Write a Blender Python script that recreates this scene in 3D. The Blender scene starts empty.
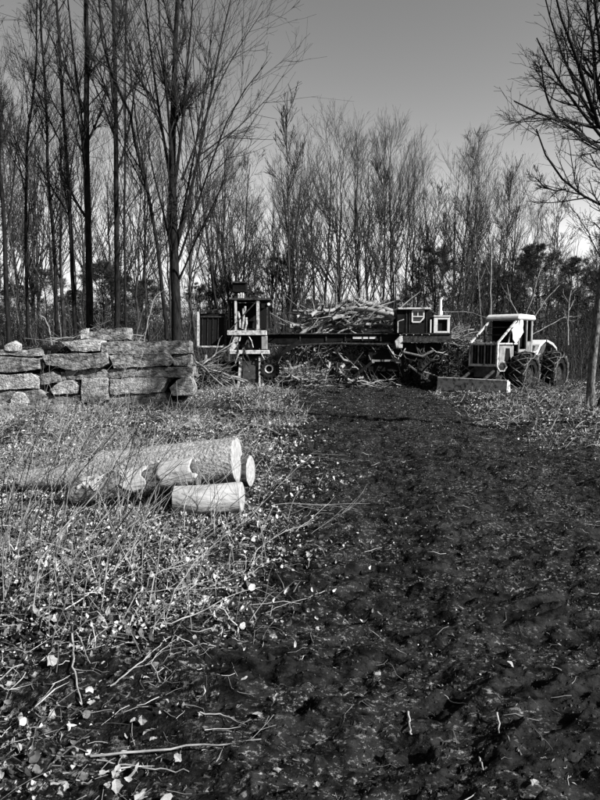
import bpy, bmesh, math, random
import numpy as np
from mathutils import Vector, Matrix, noise as mnoise

R = math.radians
random.seed(11)
rng = np.random.default_rng(11)
sc = bpy.context.scene
col = sc.collection

# ------------------------------------------------------------------ camera
CAMZ = 1.6
PITCH = R(5.4)
F = 601.0
cam_d = bpy.data.cameras.new('camera')
cam = bpy.data.objects.new('camera', cam_d)
col.objects.link(cam)
cam.location = (0, 0, CAMZ)
cam.rotation_euler = (R(90) - PITCH, 0, 0)
cam_d.sensor_fit = 'VERTICAL'
cam_d.sensor_height = 24
cam_d.lens = F / 800 * 24
cam_d.clip_start = 0.05
cam_d.clip_end = 3000
sc.camera = cam

# ------------------------------------------------------------------ sky, sun, exposure
SUN_EL = R(34)
SUN_AZ = R(120)           # compass style: 0 = +Y (view), 90 = +X (right)
world = bpy.data.worlds.new('World')
sc.world = world
world.use_nodes = True
wn = world.node_tree
wn.nodes.clear()
sky = wn.nodes.new('ShaderNodeTexSky')
sky.sky_type = 'NISHITA'
sky.sun_disc = False
sky.sun_elevation = SUN_EL
sky.sun_rotation = SUN_AZ
sky.air_density = 0.45
sky.dust_density = 0.25
sky.ozone_density = 1.0
# black and white film with a red filter: the sky keeps only its red channel
sep = wn.nodes.new('ShaderNodeSeparateColor')
bg = wn.nodes.new('ShaderNodeBackground')
bg.inputs['Strength'].default_value = 0.14
wo = wn.nodes.new('ShaderNodeOutputWorld')
wn.links.new(sky.outputs[0], sep.inputs[0])
mb = wn.nodes.new('ShaderNodeMath'); mb.operation = 'MULTIPLY'; mb.inputs[1].default_value = 1.12
mr_ = wn.nodes.new('ShaderNodeMath'); mr_.operation = 'MULTIPLY'; mr_.inputs[1].default_value = 4.75
ms_ = wn.nodes.new('ShaderNodeMath'); ms_.operation = 'SUBTRACT'; ms_.use_clamp = False
mm = wn.nodes.new('ShaderNodeMath'); mm.operation = 'MAXIMUM'; mm.inputs[1].default_value = 0.0
wn.links.new(sep.outputs[2], mb.inputs[0]); wn.links.new(sep.outputs[0], mr_.inputs[0])
wn.links.new(mr_.outputs[0], ms_.inputs[0]); wn.links.new(mb.outputs[0], ms_.inputs[1]); wn.links.new(ms_.outputs[0], mm.inputs[0])
mc = wn.nodes.new('ShaderNodeMath'); mc.operation = 'MINIMUM'; mc.inputs[1].default_value = 2.3   # highlight shoulder of the film
wn.links.new(mm.outputs[0], mc.inputs[0])
wn.links.new(mc.outputs[0], bg.inputs[0])
wn.links.new(bg.outputs[0], wo.inputs[0])

sun_d = bpy.data.lights.new('sun', 'SUN')
sun_d.energy = 5.0
sun_d.angle = R(0.5)
sun_d.color = (1.0, 0.995, 0.985)
sun = bpy.data.objects.new('sun', sun_d)
col.objects.link(sun)
sd = Vector((math.sin(SUN_AZ) * math.cos(SUN_EL), math.cos(SUN_AZ) * math.cos(SUN_EL), math.sin(SUN_EL)))
sun.rotation_euler = sd.to_track_quat('Z', 'Y').to_euler()
sun.location = (20, -10, 30)
sc.view_settings.view_transform = 'Standard'
sc.view_settings.look = 'None'
sc.view_settings.exposure = 1.65
sc.view_settings.gamma = 1.0

# ------------------------------------------------------------------ helpers
def ray(px, py):
    u, w = (px - 300) / F, -(py - 400) / F
    return Vector((u, math.cos(PITCH) + w * math.sin(PITCH), -math.sin(PITCH) + w * math.cos(PITCH)))

def at(px, py, Y):
    r = ray(px, py)
    k = Y / r.y
    return Vector((r.x * k, Y, CAMZ + r.z * k))

def gnd(px, py, z=0.0):
    r = ray(px, py)
    k = (z - CAMZ) / r.z
    return Vector((r.x * k, r.y * k, z))

def tag(o, label=None, cat=None, group=None, kind=None):
    if label: o['label'] = label
    if cat: o['category'] = cat
    if group: o['group'] = group
    if kind: o['kind'] = kind
    return o

def empty(name, loc=(0, 0, 0), rz=0.0, label=None, cat=None, group=None, parent=None):
    o = bpy.data.objects.new(name, None)
    o.empty_display_size = 0.2
    o.location = loc
    o.rotation_euler = (0, 0, rz)
    o.parent = parent
    col.objects.link(o)
    return tag(o, label, cat, group)

def link(name, me, mat=None, parent=None, loc=None):
    o = bpy.data.objects.new(name, me)
    if mat is not None and len(me.materials) == 0:
        me.materials.append(mat)
    o.parent = parent
    if loc is not None: o.location = loc
    col.objects.link(o)
    return o

def np_mesh(name, V, Fc, smooth=False):
    """V (n,3), Fc (m,k) all the same k"""
    V = np.ascontiguousarray(V, dtype=np.float32)
    Fc = np.ascontiguousarray(Fc, dtype=np.int32)
    me = bpy.data.meshes.new(name)
    me.vertices.add(len(V))
    me.vertices.foreach_set('co', V.ravel())
    m, k = Fc.shape
    me.loops.add(m * k)
    me.loops.foreach_set('vertex_index', Fc.ravel())
    me.polygons.add(m)
    me.polygons.foreach_set('loop_start', np.arange(0, m * k, k, dtype=np.int32))
    me.polygons.foreach_set('use_smooth', np.full(m, smooth))
    me.update(calc_edges=True)
    return me

def nrm(a):
    return a / np.maximum(np.linalg.norm(a, axis=-1, keepdims=True), 1e-9)

def tubes(P, Rd, s=3):
    """P (N,K,3) R (N,K) -> verts, quad faces"""
    N, K, _ = P.shape
    T = np.empty_like(P)
    T[:, 1:-1] = P[:, 2:] - P[:, :-2]
    T[:, 0] = P[:, 1] - P[:, 0]
    T[:, -1] = P[:, -1] - P[:, -2]
    T = nrm(T)
    ref = np.where(np.abs(T[:, :1, 2:3]) > 0.8, np.array([1.0, 0, 0]), np.array([0, 0, 1.0]))
    ref = np.broadcast_to(ref, P.shape)
    U = nrm(ref - (ref * T).sum(-1, keepdims=True) * T)
    W = np.cross(T, U)
    a = np.arange(s) * 2 * math.pi / s
    V = P[:, :, None, :] + Rd[:, :, None, None] * (np.cos(a)[None, None, :, None] * U[:, :, None, :] + np.sin(a)[None, None, :, None] * W[:, :, None, :])
    idx = np.arange(N * K * s).reshape(N, K, s)
    nx = np.roll(idx, -1, axis=2)
    Fc = np.stack([idx[:, :-1], nx[:, :-1], nx[:, 1:], idx[:, 1:]], -1).reshape(-1, 4)
    return V.reshape(-1, 3), Fc

def join(parts):
    Vs, Fs, off = [], [], 0
    for V, Fc in parts:
        Vs.append(V); Fs.append(Fc + off); off += len(V)
    return np.concatenate(Vs), np.concatenate(Fs)

def hash2(ix, iy, seed):
    h = (ix.astype(np.int64) * 374761393 + iy.astype(np.int64) * 668265263 + seed * 1442695041) & 0xffffffff
    h = ((h ^ (h >> 13)) * 1274126177) & 0xffffffff
    h = (h ^ (h >> 16)) & 0xffffffff
    return h / 4294967295.0

def vnoise(x, y, seed=0):
    ix = np.floor(x); iy = np.floor(y)
    fx = x - ix; fy = y - iy
    fx = fx * fx * (3 - 2 * fx); fy = fy * fy * (3 - 2 * fy)
    a = hash2(ix, iy, seed); b = hash2(ix + 1, iy, seed)
    c = hash2(ix, iy + 1, seed); d = hash2(ix + 1, iy + 1, seed)
    return (a * (1 - fx) + b * fx) * (1 - fy) + (c * (1 - fx) + d * fx) * fy

def fbm(x, y, seed=0, o=4):
    s = 0; a = 0.5; t = 0
    for i in range(o):
        s = s + a * vnoise(x * 2 ** i + 17.3 * i, y * 2 ** i - 9.1 * i, seed + i); t += a; a *= 0.55
    return s / t

def sstep(a, b, x):
    t = np.clip((x - a) / (b - a), 0, 1)
    return t * t * (3 - 2 * t)

# ------------------------------------------------------------------ materials (all greys: the place is photographed in black and white)
TONE = 0.62
def mat(name, lo, hi, scale=8.0, rough=0.8, bump=0.3, stretch=(1, 1, 1), metal=0.0, detail=6.0, island=0.0, coord='Object', bscale=None, c0=0.35, c1=0.65, spec=0.06, bdist=0.02):
    lo, hi = lo * TONE, hi * TONE
    m = bpy.data.materials.new(name)
    m.use_nodes = True
    nt = m.node_tree
    b = nt.nodes['Principled BSDF']
    tc = nt.nodes.new('ShaderNodeTexCoord')
    mp = nt.nodes.new('ShaderNodeMapping')
    mp.inputs['Scale'].default_value = stretch
    nt.links.new(tc.outputs[coord], mp.inputs[0])
    nz = nt.nodes.new('ShaderNodeTexNoise')
    nz.inputs['Scale'].default_value = scale
    nz.inputs['Detail'].default_value = detail
    nz.inputs['Roughness'].default_value = 0.65
    nt.links.new(mp.outputs[0], nz.inputs['Vector'])
    cr = nt.nodes.new('ShaderNodeValToRGB')
    cr.color_ramp.elements[0].position = c0
    cr.color_ramp.elements[1].position = c1
    cr.color_ramp.elements[0].color = (lo, lo, lo, 1)
    cr.color_ramp.elements[1].color = (hi, hi, hi, 1)
    nt.links.new(nz.outputs[0], cr.inputs[0])
    src = cr.outputs[0]
    if island > 0:
        ge = nt.nodes.new('ShaderNodeNewGeometry')
        mr = nt.nodes.new('ShaderNodeMapRange')
        mr.inputs[3].default_value = 1 - island
        mr.inputs[4].default_value = 1.0
        pw = nt.nodes.new('ShaderNodeMath'); pw.operation = 'POWER'; pw.inputs[1].default_value = 2.1
        nt.links.new(ge.outputs['Random Per Island'], pw.inputs[0])
        nt.links.new(pw.outputs[0], mr.inputs[0])
        mx = nt.nodes.new('ShaderNodeMix'); mx.data_type = 'RGBA'; mx.blend_type = 'MULTIPLY'
        mx.inputs[0].default_value = 1.0
        nt.links.new(src, mx.inputs[6]); nt.links.new(mr.outputs[0], mx.inputs[7])
        src = mx.outputs[2]
    nt.links.new(src, b.inputs['Base Color'])
    b.inputs['Roughness'].default_value = rough
    b.inputs['Metallic'].default_value = metal
    b.inputs['Specular IOR Level'].default_value = spec
    if bump > 0:
        nz2 = nt.nodes.new('ShaderNodeTexNoise')
        nz2.inputs['Scale'].default_value = bscale or scale * 2.2
        nz2.inputs['Detail'].default_value = 5
        nt.links.new(mp.outputs[0], nz2.inputs['Vector'])
        bp = nt.nodes.new('ShaderNodeBump')
        bp.inputs['Strength'].default_value = bump
        bp.inputs['Distance'].default_value = bdist
        nt.links.new(nz2.outputs[0], bp.inputs['Height'])
        nt.links.new(bp.outputs[0], b.inputs['Normal'])
    return m

M = {}
M['soil'] = mat('litter_soil', 0.001, 0.02, 26, 0.9, 0.9, bscale=60, c0=0.42, c1=0.75, bdist=0.03)
M['mud'] = mat('wet_mud', 0.002, 0.026, 12, 0.8, 1.0, stretch=(0.5, 1, 1), bscale=34, c0=0.40, c1=0.70, spec=0.04, bdist=0.032, detail=9)
def speckle(m, scale, stretch, c0, c1, val, cl=3.0, cl0=.42, cl1=.62):
    nt = m.node_tree; b = nt.nodes['Principled BSDF']; src = b.inputs['Base Color'].links[0].from_socket
    tc = nt.nodes.new('ShaderNodeTexCoord'); mp = nt.nodes.new('ShaderNodeMapping'); mp.inputs['Scale'].default_value = stretch
    nt.links.new(tc.outputs['Object'], mp.inputs[0])
    def nz(sc_, det, a, b_):
        n = nt.nodes.new('ShaderNodeTexNoise'); n.inputs['Scale'].default_value = sc_; n.inputs['Detail'].default_value = det; n.inputs['Roughness'].default_value = .75
        nt.links.new(mp.outputs[0], n.inputs['Vector'])
        r_ = nt.nodes.new('ShaderNodeMapRange'); r_.inputs[1].default_value = a; r_.inputs[2].default_value = b_
        nt.links.new(n.outputs[0], r_.inputs[0]); return r_.outputs[0]
    f = nt.nodes.new('ShaderNodeMath'); f.operation = 'MULTIPLY'
    nt.links.new(nz(scale, 8, c0, c1), f.inputs[0]); nt.links.new(nz(cl, 3, cl0, cl1), f.inputs[1])
    mx = nt.nodes.new('ShaderNodeMix'); mx.data_type = 'RGBA'; mx.inputs[7].default_value = (val, val, val, 1)
    nt.links.new(f.outputs[0], mx.inputs[0]); nt.links.new(src, mx.inputs[6]); nt.links.new(mx.outputs[2], b.inputs['Base Color'])
speckle(M['mud'], 60, (.45, 1.0, 1), .55, .61, .13)

speckle(M['soil'], 30, (.8, 1, 1), .52, .62, .16)
M['clod'] = mat('mud_clod', 0.01, 0.12, 12, 0.7, 0.0, island=0.95)
M['leaf'] = mat('dead_leaf', 0.30, 0.80, 30, 0.7, 0.0, island=0.95)
M['bigleaf'] = mat('pale_leaf', 0.12, 0.42, 40, 0.7, 0.3)
M['straw'] = mat('dead_grass', 0.22, 0.55, 12, 0.7, 0.0, island=0.75)
M['chip'] = mat('wood_chip', 0.2, 0.5, 20, 0.8, 0.0, island=0.8)
M['bark'] = mat('dark_bark', 0.003, 0.022, 6, 0.9, 0.6, stretch=(3, 3, 0.6), bscale=14)
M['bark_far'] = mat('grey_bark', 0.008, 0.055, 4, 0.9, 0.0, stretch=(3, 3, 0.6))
M['bark_pale'] = mat('pale_bark', 0.012, 0.20, 7, 0.9, 0.5, stretch=(3, 3, 1.2), bscale=18)
M['twig'] = mat('twig_bark', 0.012, 0.035, 6, 0.9, 0.0)
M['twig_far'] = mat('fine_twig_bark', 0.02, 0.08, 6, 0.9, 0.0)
M['branchwood'] = mat('weathered_branch', 0.012, 0.34, 5, 0.85, 0.3, bscale=20, c0=0.3, c1=0.7)
M['stem_dark'] = mat('shrub_stem', 0.006, 0.03, 10, 0.8, 0.0)
M['stem_pale'] = mat('dry_stem', 0.12, 0.36, 10, 0.8, 0.0)
M['logbark'] = mat('log_bark', 0.07, 0.44, 30, 0.9, 1.0, stretch=(0.8, 1, 1), bscale=45, c0=0.25, c1=0.7, bdist=0.03)
M['logbark_mid'] = mat('scraped_bark', 0.02, 0.20, 26, 0.9, 1.0, stretch=(0.6, 1, 1), bscale=40, c0=0.32, c1=0.68, bdist=0.03)
M['logshaded'] = mat('log_bark_shaded', 0.012, 0.10, 16, 0.9, 0.9, stretch=(0.45, 1, 1), bscale=28)  # shade on the log behind is put into this dark bark colour
M['barewood'] = mat('debarked_wood', 0.12, 0.38, 14, 0.75, 1.0, stretch=(0.25, 1, 1), bscale=26, c0=0.25, c1=0.5)
M['endgrain'] = mat('cut_end_grain', 0.2, 0.42, 22, 0.8, 0.3)
M['stone'] = mat('rough_stone', 0.02, 0.36, 9, 0.9, 1.0, stretch=(0.7, 1, 1.3), bscale=26, c0=0.36, c1=0.66, bdist=0.06, detail=9)
M['stone_pale'] = mat('pale_stone', 0.05, 0.52, 9, 0.9, 1.0, stretch=(0.8, 1, 1.2), bscale=26, c0=0.32, c1=0.64, bdist=0.06, detail=9)
M['black'] = mat('dark_steel', 0.002, 0.010, 6, 0.7, 0.3, metal=0.0)
M['rust'] = mat('rusty_steel', 0.008, 0.06, 9, 0.8, 0.5)
M['worn'] = mat('worn_paint', 0.05, 0.50, 8, 0.7, 0.4, c0=0.34, c1=0.55)
M['paint'] = mat('faded_paint', 0.09, 0.26, 5, 0.55, 0.2, c0=0.3, c1=0.6)
M['paint_dark'] = mat('dull_paint', 0.03, 0.08, 6, 0.6, 0.2)
M['white'] = mat('white_paint', 0.35, 0.62, 7, 0.5, 0.1, c0=0.25, c1=0.5)
M['rubber'] = mat('tyre_rubber', 0.005, 0.025, 14, 0.85, 0.5)
M['chain'] = mat('chain_steel', 0.03, 0.2, 20, 0.5, 0.0)
M['cloth'] = mat('white_sheet', 0.6, 0.75, 6, 0.7, 0.2)
M['needle'] = mat('pine_needles', 0.02, 0.10, 3, 0.7, 0.0, island=0.4)
M['screen'] = mat('mesh_and_dark_fill', 0.003, 0.015, 40, 0.8, 0.2)  # mesh screens, and the dark sheets standing for shade in the skidder cab

def glass_mat():
    m = bpy.data.materials.new('window_glass'); m.use_nodes = True
    b = m.node_tree.nodes['Principled BSDF']
    b.inputs['Base Color'].default_value = (0.02, 0.02, 0.02, 1)
    b.inputs['Roughness'].default_value = 0.08
    return m
M['glass'] = glass_mat()

# ------------------------------------------------------------------ ground relief
def road_edges(y):
    left = np.interp(y, [0, 2, 3.6, 6, 11, 18.6, 22, 30], [-0.75, -0.62, -0.50, -0.30, -0.08, -0.4, -1.4, -3.0])
    right = np.interp(y, [0, 5, 6.5, 8, 9.9, 14.4, 20.5, 24, 30], [6.5, 5.6, 4.9, 4.3, 3.9, 4.2, 4.6, 4.4, 4.0])
    return left, right

def road_mask(x, y):
    l, r = road_edges(y)
    n = (fbm(x * 1.6, y * 1.6, 5) - 0.5) * 1.5 * np.clip(0.5 + y * 0.06, 0.5, 1.3)
    m = sstep(l - 0.25, l + 0.35, x + n) * (1 - sstep(r - 0.5, r + 0.5, x + n * 1.4)) * (1 - sstep(23.0, 24.2, y + n))
    return m

def height(x, y, fine=True):
    x = np.asarray(x, dtype=float); y = np.asarray(y, dtype=float)
    rm = road_mask(x, y)
    h = (fbm(x * 0.22, y * 0.22, 1, 3) - 0.5) * 0.22 * sstep(2, 14, y)
    # bank of brush on the left
    bank = (1 - sstep(-1.3, -0.25, x + 0.3 * (fbm(x, y, 8) - 0.5))) * sstep(2.2, 3.8, y) * (1 - 0.5 * sstep(7, 12, y))
    h = h + 0.20 * bank * (1 - .7 * sstep(4.3, 5.2, y))
    # grassy hump at the foot of the old loader
    h = h + 0.16 * np.exp(-(((x + 1.5) / 1.6) ** 2 + ((y - 17.6) / 1.6) ** 2))
    # right litter shelf
    l, r = road_edges(y)
    h = h + 0.12 * sstep(r - 0.4, r + 0.9, x) * sstep(7, 12, y)
    # ruts
    xr1 = np.interp(y, [0, 3.6, 17.5, 24], [0.38, 0.5, 2.3, 2.7])
    xr2 = xr1 + 2.1
    xr0 = xr1 - 0.85
    w = (fbm(x * 0.8, y * 0.8, 30, 2) - 0.5) * 0.5
    rut = np.exp(-((x - xr1 + w) / 0.34) ** 2) + np.exp(-((x - xr2 - w) / 0.36) ** 2) + 0.55 * np.exp(-((x - xr0 + w) / 0.28) ** 2)
    ridge = np.exp(-((x - xr1 - 0.48 + w) / 0.14) ** 2) + np.exp(-((x - xr2 + 0.52 + w) / 0.16) ** 2) + 0.6 * np.exp(-((x - xr2 - 0.55 + w) / 0.16) ** 2)
    h = h + rm * (-0.045 * rut + 0.03 * ridge)
    h = h + 0.04 * np.exp(-((x - xr1 - 0.02 + w) / 0.07) ** 2) * rm * 0 
    if fine:
        # tyre lugs: chevrons pressed across each wheel path
        xw = x + .35 * (fbm(x * .6, y * .45, 41, 2) - .5) + .12 * (fbm(x * 2.2, y * 2.2, 42, 2) - .5)
        lane = ((xw - xr1 + 0.52) % 1.05) - 0.52
        ph = y * 2 * math.pi / 0.30 + np.abs(lane) * 11.0 + 1.6 * fbm(x * 1.1, y * 1.1, 40, 2)
        lug = sstep(-0.1, 0.5, np.sin(ph))
        br = sstep(0.36, 0.52, fbm(x * 1.7, y * 3.2, 50, 2)) * (0.35 + 0.65 * sstep(.30, .45, fbm(x * .7 + 5, y * .5, 52, 2)))
        wide = np.exp(-((np.abs(lane)) / 0.42) ** 2.5)
        h = h + rm * 0.075 * lug * br * wide
        sm = 1 - .75 * lug * br * wide
        wx = x + .25 * fbm(x * 2, y * 2, 61, 2)
        cr = 1 - np.abs(2 * fbm(wx * 2.6, y * 5.5, 60, 3) - 1) ** .8
        h = h + rm * 0.08 * (cr - .6) * sm
        h = h + rm * 0.075 * (fbm(x * 9, y * 16, 64, 4) - 0.5) * (.4 + .6 * sm)
        bl = np.maximum(0, fbm(x * 11, y * 24, 66, 2) - 0.52)
        h = h + rm * 0.09 * bl * sm
        h = h + (1 - rm) * 0.13 * (fbm(x * 4.5, y * 4.5, 70, 4) - 0.5)
    return h

def gz(x, y):
    return float(height(np.array([x]), np.array([y]))[0])

def build_ground():
    dense = np.linspace(R(-34), R(34), 560)
    outer = np.concatenate([np.linspace(R(34.6), R(60), 60), np.linspace(R(63), R(180), 30)])
    ang = np.concatenate([-outer[::-1][:-1], dense, outer])
    rad = np.concatenate([np.linspace(0.35, 1.4, 8), np.geomspace(1.5, 27, 640), np.geomspace(27.6, 1200, 60)])
    A, RR = np.meshgrid(ang, rad)
    X = RR * np.sin(A); Y = RR * np.cos(A)
    damp = (1 - sstep(28, 45, RR))
    Z = height(X, Y) * damp
    nr, na = A.shape
    V = np.stack([X, Y, Z], -1).reshape(-1, 3)
    idx = np.arange(nr * na).reshape(nr, na)
    nx = np.roll(idx, -1, axis=1)
    Q = np.stack([idx[:-1], nx[:-1], nx[1:], idx[1:]], -1).reshape(-1, 4)
    cen = V[Q].mean(1)
    rm = road_mask(cen[:, 0], cen[:, 1])
    isr = (rm > 0.5) & (np.hypot(cen[:, 0], cen[:, 1]) < 26)
    def sub(mask, name, mt):
        q = Q[mask][:, ::-1]
        u, inv = np.unique(q, return_inverse=True)
        me = np_mesh(name, V[u], inv.reshape(q.shape), smooth=True)
        o = link(name, me, mt)
        o['kind'] = 'structure'
        return o
    sub(isr, 'dirt_road', M['mud'])
    return sub(~isr, 'ground', M['soil'])
ground = build_ground()

# ------------------------------------------------------------------ bare trees
def grow(P, Rd, n, t0, t1, ang, length, Kc, up, wob, rr, rmin, rnd, spread=0.25):
    """children on every polyline of P"""
    N, K, _ = P.shape
    nn = np.full(N, n) if np.isscalar(n) else n
    par = np.repeat(np.arange(N), nn)
    Mc = len(par)
    t = rnd.uniform(t0, t1, Mc)
    f = t * (K - 1); i = np.minimum(f.astype(int), K - 2); fr = (f - i)[:, None]
    base = P[par, i] * (1 - fr) + P[par, i + 1] * fr
    r0 = Rd[par, i] * (1 - fr[:, 0]) + Rd[par, i + 1] * fr[:, 0]
    T = nrm(P[par, i + 1] - P[par, i])
    rv = rnd.normal(size=(Mc, 3))
    side = nrm(rv - (rv * T).sum(-1, keepdims=True) * T)
    a = rnd.normal(ang, ang * spread, Mc)[:, None]
    D = nrm(np.cos(a) * T + np.sin(a) * side)
    plen = np.linalg.norm(P[:, -1] - P[:, 0], axis=-1)[par]
    L = length(t, plen) * rnd.uniform(0.65, 1.2, Mc)
    C = np.empty((Mc, Kc, 3)); C[:, 0] = base
    st = (L / (Kc - 1))[:, None]
    for k in range(1, Kc):
        C[:, k] = C[:, k - 1] + D * st
        D = nrm(D + rnd.normal(0, wob, (Mc, 3)) + np.array([0, 0, up]))
    rs = np.clip(r0 * rr, rmin * 1.15, None)
    RC = rs[:, None] * np.linspace(1, 0.35, Kc)[None, :]
    RC = np.maximum(RC, rmin)
    return C, RC

def trunk_line(H, r, rnd, K=14, lean=0.03):
    z = np.linspace(0, H, K)
    d = rnd.normal(0, lean, 2)
    w = np.cumsum(rnd.normal(0, 0.012 * H, (K, 2)), 0) * 0.5
    P = np.stack([d[0] * z + w[:, 0] - w[0, 0], d[1] * z + w[:, 1] - w[0, 1], z], -1)
    Rr = r * (1 - 0.93 * (z / H) ** 0.9) * (1 + 0.35 * np.exp(-z / (0.03 * H)))
    return P[None], Rr[None]

def tree_meshes(name, P0, R0, seed, n1=24, n2=8, n3=6, n4=3, t0=0.3, ang1=0.55, l1=0.33, rmin=0.006, tmax=0.97, limbs=None, s0=7, l4=0.3):
    rnd = np.random.default_rng(seed)
    wood = [tubes(P0, R0, s0)]
    srcP, srcR = P0, R0
    P1, R1 = grow(P0, R0, n1, t0, tmax, ang1, lambda t, L: L * l1 * (1.15 - t * 0.75), 7, 0.10, 0.07, 0.50, rmin * 1.8, rnd)
    wood.append(tubes(P1, R1, 5))
    if limbs is not None:
        P1 = np.concatenate([P1, limbs[0]]); R1 = np.concatenate([R1, limbs[1]])
        wood.append(tubes(limbs[0], limbs[1], 6))
    P2, R2 = grow(P1, R1, n2, 0.15, 0.97, 0.5, lambda t, L: L * 0.55 * (1.15 - t * 0.7), 5, 0.12, 0.06, 0.62, rmin * 1.3, rnd)
    P3, R3 = grow(P2, R2, n3, 0.1, 0.98, 0.5, lambda t, L: L * 0.6 * (1.1 - t * 0.6), 4, 0.08, 0.085, 0.7, rmin, rnd)
    tw = [tubes(P2, R2, 3), tubes(P3, R3, 3)]
    if n4:
        P4, R4 = grow(P3, R3, n4, 0.1, 0.98, 0.6, lambda t, L: np.maximum(L * 0.6, 0.12), 3, 0.06, 0.08, 0.8, rmin * 0.75, rnd)
        tw.append(tubes(P4, R4, 3))
    V, Fc = join(wood); a = np_mesh(name + '_trunk', V, Fc, True)
    V, Fc = join(tw); b = np_mesh(name + '_crown', V, Fc, True)
    return a, b

def place_tree(meshes, name, loc, rz, scale, label, cat, group, barkm, twigm):
    t = empty(name, loc, rz, label, cat, group)
    t.scale = scale
    if 'pine' not in name: t.rotation_euler = (random.gauss(0, .035), random.gauss(0, .035), rz)
    a = link('trunk', meshes[0], None, t); b = link('crown', meshes[1], None, t)
    return t

protos = []
for k in range(7):
    rnd = np.random.default_rng(100 + k)
    H = 15.5
    P0, R0 = trunk_line(H, rnd.uniform(0.11, 0.15), rnd)
    ms = tree_meshes('bare_tree_%d' % k, P0, R0, 200 + k, n1=22 + 2 * (k % 3), n2=7, n3=4, n4=0, t0=0.20 + 0.05 * (k % 4), ang1=0.48 + 0.06 * (k % 3), l1=0.36 + .03 * (k % 4), rmin=0.0045)
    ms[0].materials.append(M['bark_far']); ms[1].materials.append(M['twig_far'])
    protos.append(ms)
# slim ones: poles with small crowns, for the deeper wood
slims = []
for k in range(4):
    rnd = np.random.default_rng(150 + k)
    P0, R0 = trunk_line(13, 0.075, rnd, lean=0.05)
    ms = tree_meshes('slim_tree_%d' % k, P0, R0, 260 + k, n1=20, n2=5, n3=4, n4=0, t0=0.35, ang1=0.5, l1=0.24, rmin=0.008, s0=5)
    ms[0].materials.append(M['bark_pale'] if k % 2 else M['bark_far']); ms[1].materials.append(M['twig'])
    slims.append(ms)

def top_height(px, py_top, Y):
    return at(px, py_top, Y).z

# outline of the tree tops: (px, top y)
def skyline(px):
    return np.interp(px, [-80, 100, 200, 240, 262, 285, 318, 350, 378, 400, 430, 450, 475, 510, 535, 560, 585, 640],
                     [60, 60, 110, 140, 185, 150, 128, 152, 150, 145, 175, 158, 160, 178, 200, 222, 262, 250])

trees_mid = [(296, 37), (326, 40), (392, 36), (405, 40), (440, 41), (463, 41), (498, 42), (288, 36), (303, 33), (318, 34), (331, 37), (342, 33), (352, 36), (363, 34), (374, 38), (384, 35), (398, 38), (410, 34), (418, 39),
             (448, 37), (456, 34), (470, 38), (481, 33), (492, 36), (503, 39), (514, 35), (530, 41), (545, 44), (562, 43), (580, 45), (602, 42), (262, 40), (272, 37), (249, 34)]
for i, (px, Y) in enumerate(trees_mid):
    p = at(px, 345, Y); top = top_height(px, skyline(px) + random.uniform(-6, 14), Y)
    s = 1.0 * top / 15.5
    place_tree(protos[i % 7], 'bare_tree', (p.x, Y, 0), random.uniform(0, 6.28), (s * random.uniform(.8, 1.05), s * random.uniform(.8, 1.05), s),
               'slender bare tree standing in the row behind the slasher and the brush piles' if px < 440 else 'slender bare tree standing in the wood behind the cable skidder',
               'tree', 'bare trees behind the slasher' if px < 440 else 'bare trees behind the skidder', None, None)
cnt = 0
for i in range(24):                                   # the wood on the left, behind the stones
    px = -60 + 330 * (i + random.random()) / 24; Y = random.uniform(24, 48)
    p = at(px, 345, Y); top = top_height(px, skyline(px) + random.uniform(-10, 70) * (1 if px > 190 else 1.3), Y)
    s = top / 15.5; w = random.uniform(.75, 1.0)
    place_tree(protos[(i * 3) % 7], 'bare_tree', (p.x, Y, 0), random.uniform(0, 6.28), (s * w, s * w, s),
               'slender bare tree standing deep in the wood beyond the stacked stones', 'tree', 'bare trees in the wood on the left', None, None)
for i in range(60):                                   # thin poles all along
    px = -80 + 780 * (i + random.random()) / 60; Y = random.uniform(25, 60)
    p = at(px, 345, Y)
    s = random.uniform(0.45, 0.95)
    left = px < 260
    place_tree(slims[i % 4], 'young_tree', (p.x, Y, 0), random.uniform(0, 6.28), (s, s, s),
               'thin young bare tree among the taller ones beyond the stacked stones' if left else 'thin young bare tree low in the wood behind the machines',
               'tree', 'young trees on the left' if left else 'young trees behind the machines', None, None)

# hero trees: skeleton lines (pixel, distance) turned into real stems
def line3(pts, Y, K, dy=0.0):
    pts = np.array(pts, float)
    L = np.concatenate([[0], np.cumsum(np.hypot(*np.diff(pts, axis=0).T))])
    t = np.linspace(0, L[-1], K)
    px = np.interp(t, L, pts[:, 0]); py = np.interp(t, L, pts[:, 1])
    out = np.array([at(a, b, Y + dy * (k / (K - 1))) for k, (a, b) in enumerate(zip(px, py))])
    return out

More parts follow.
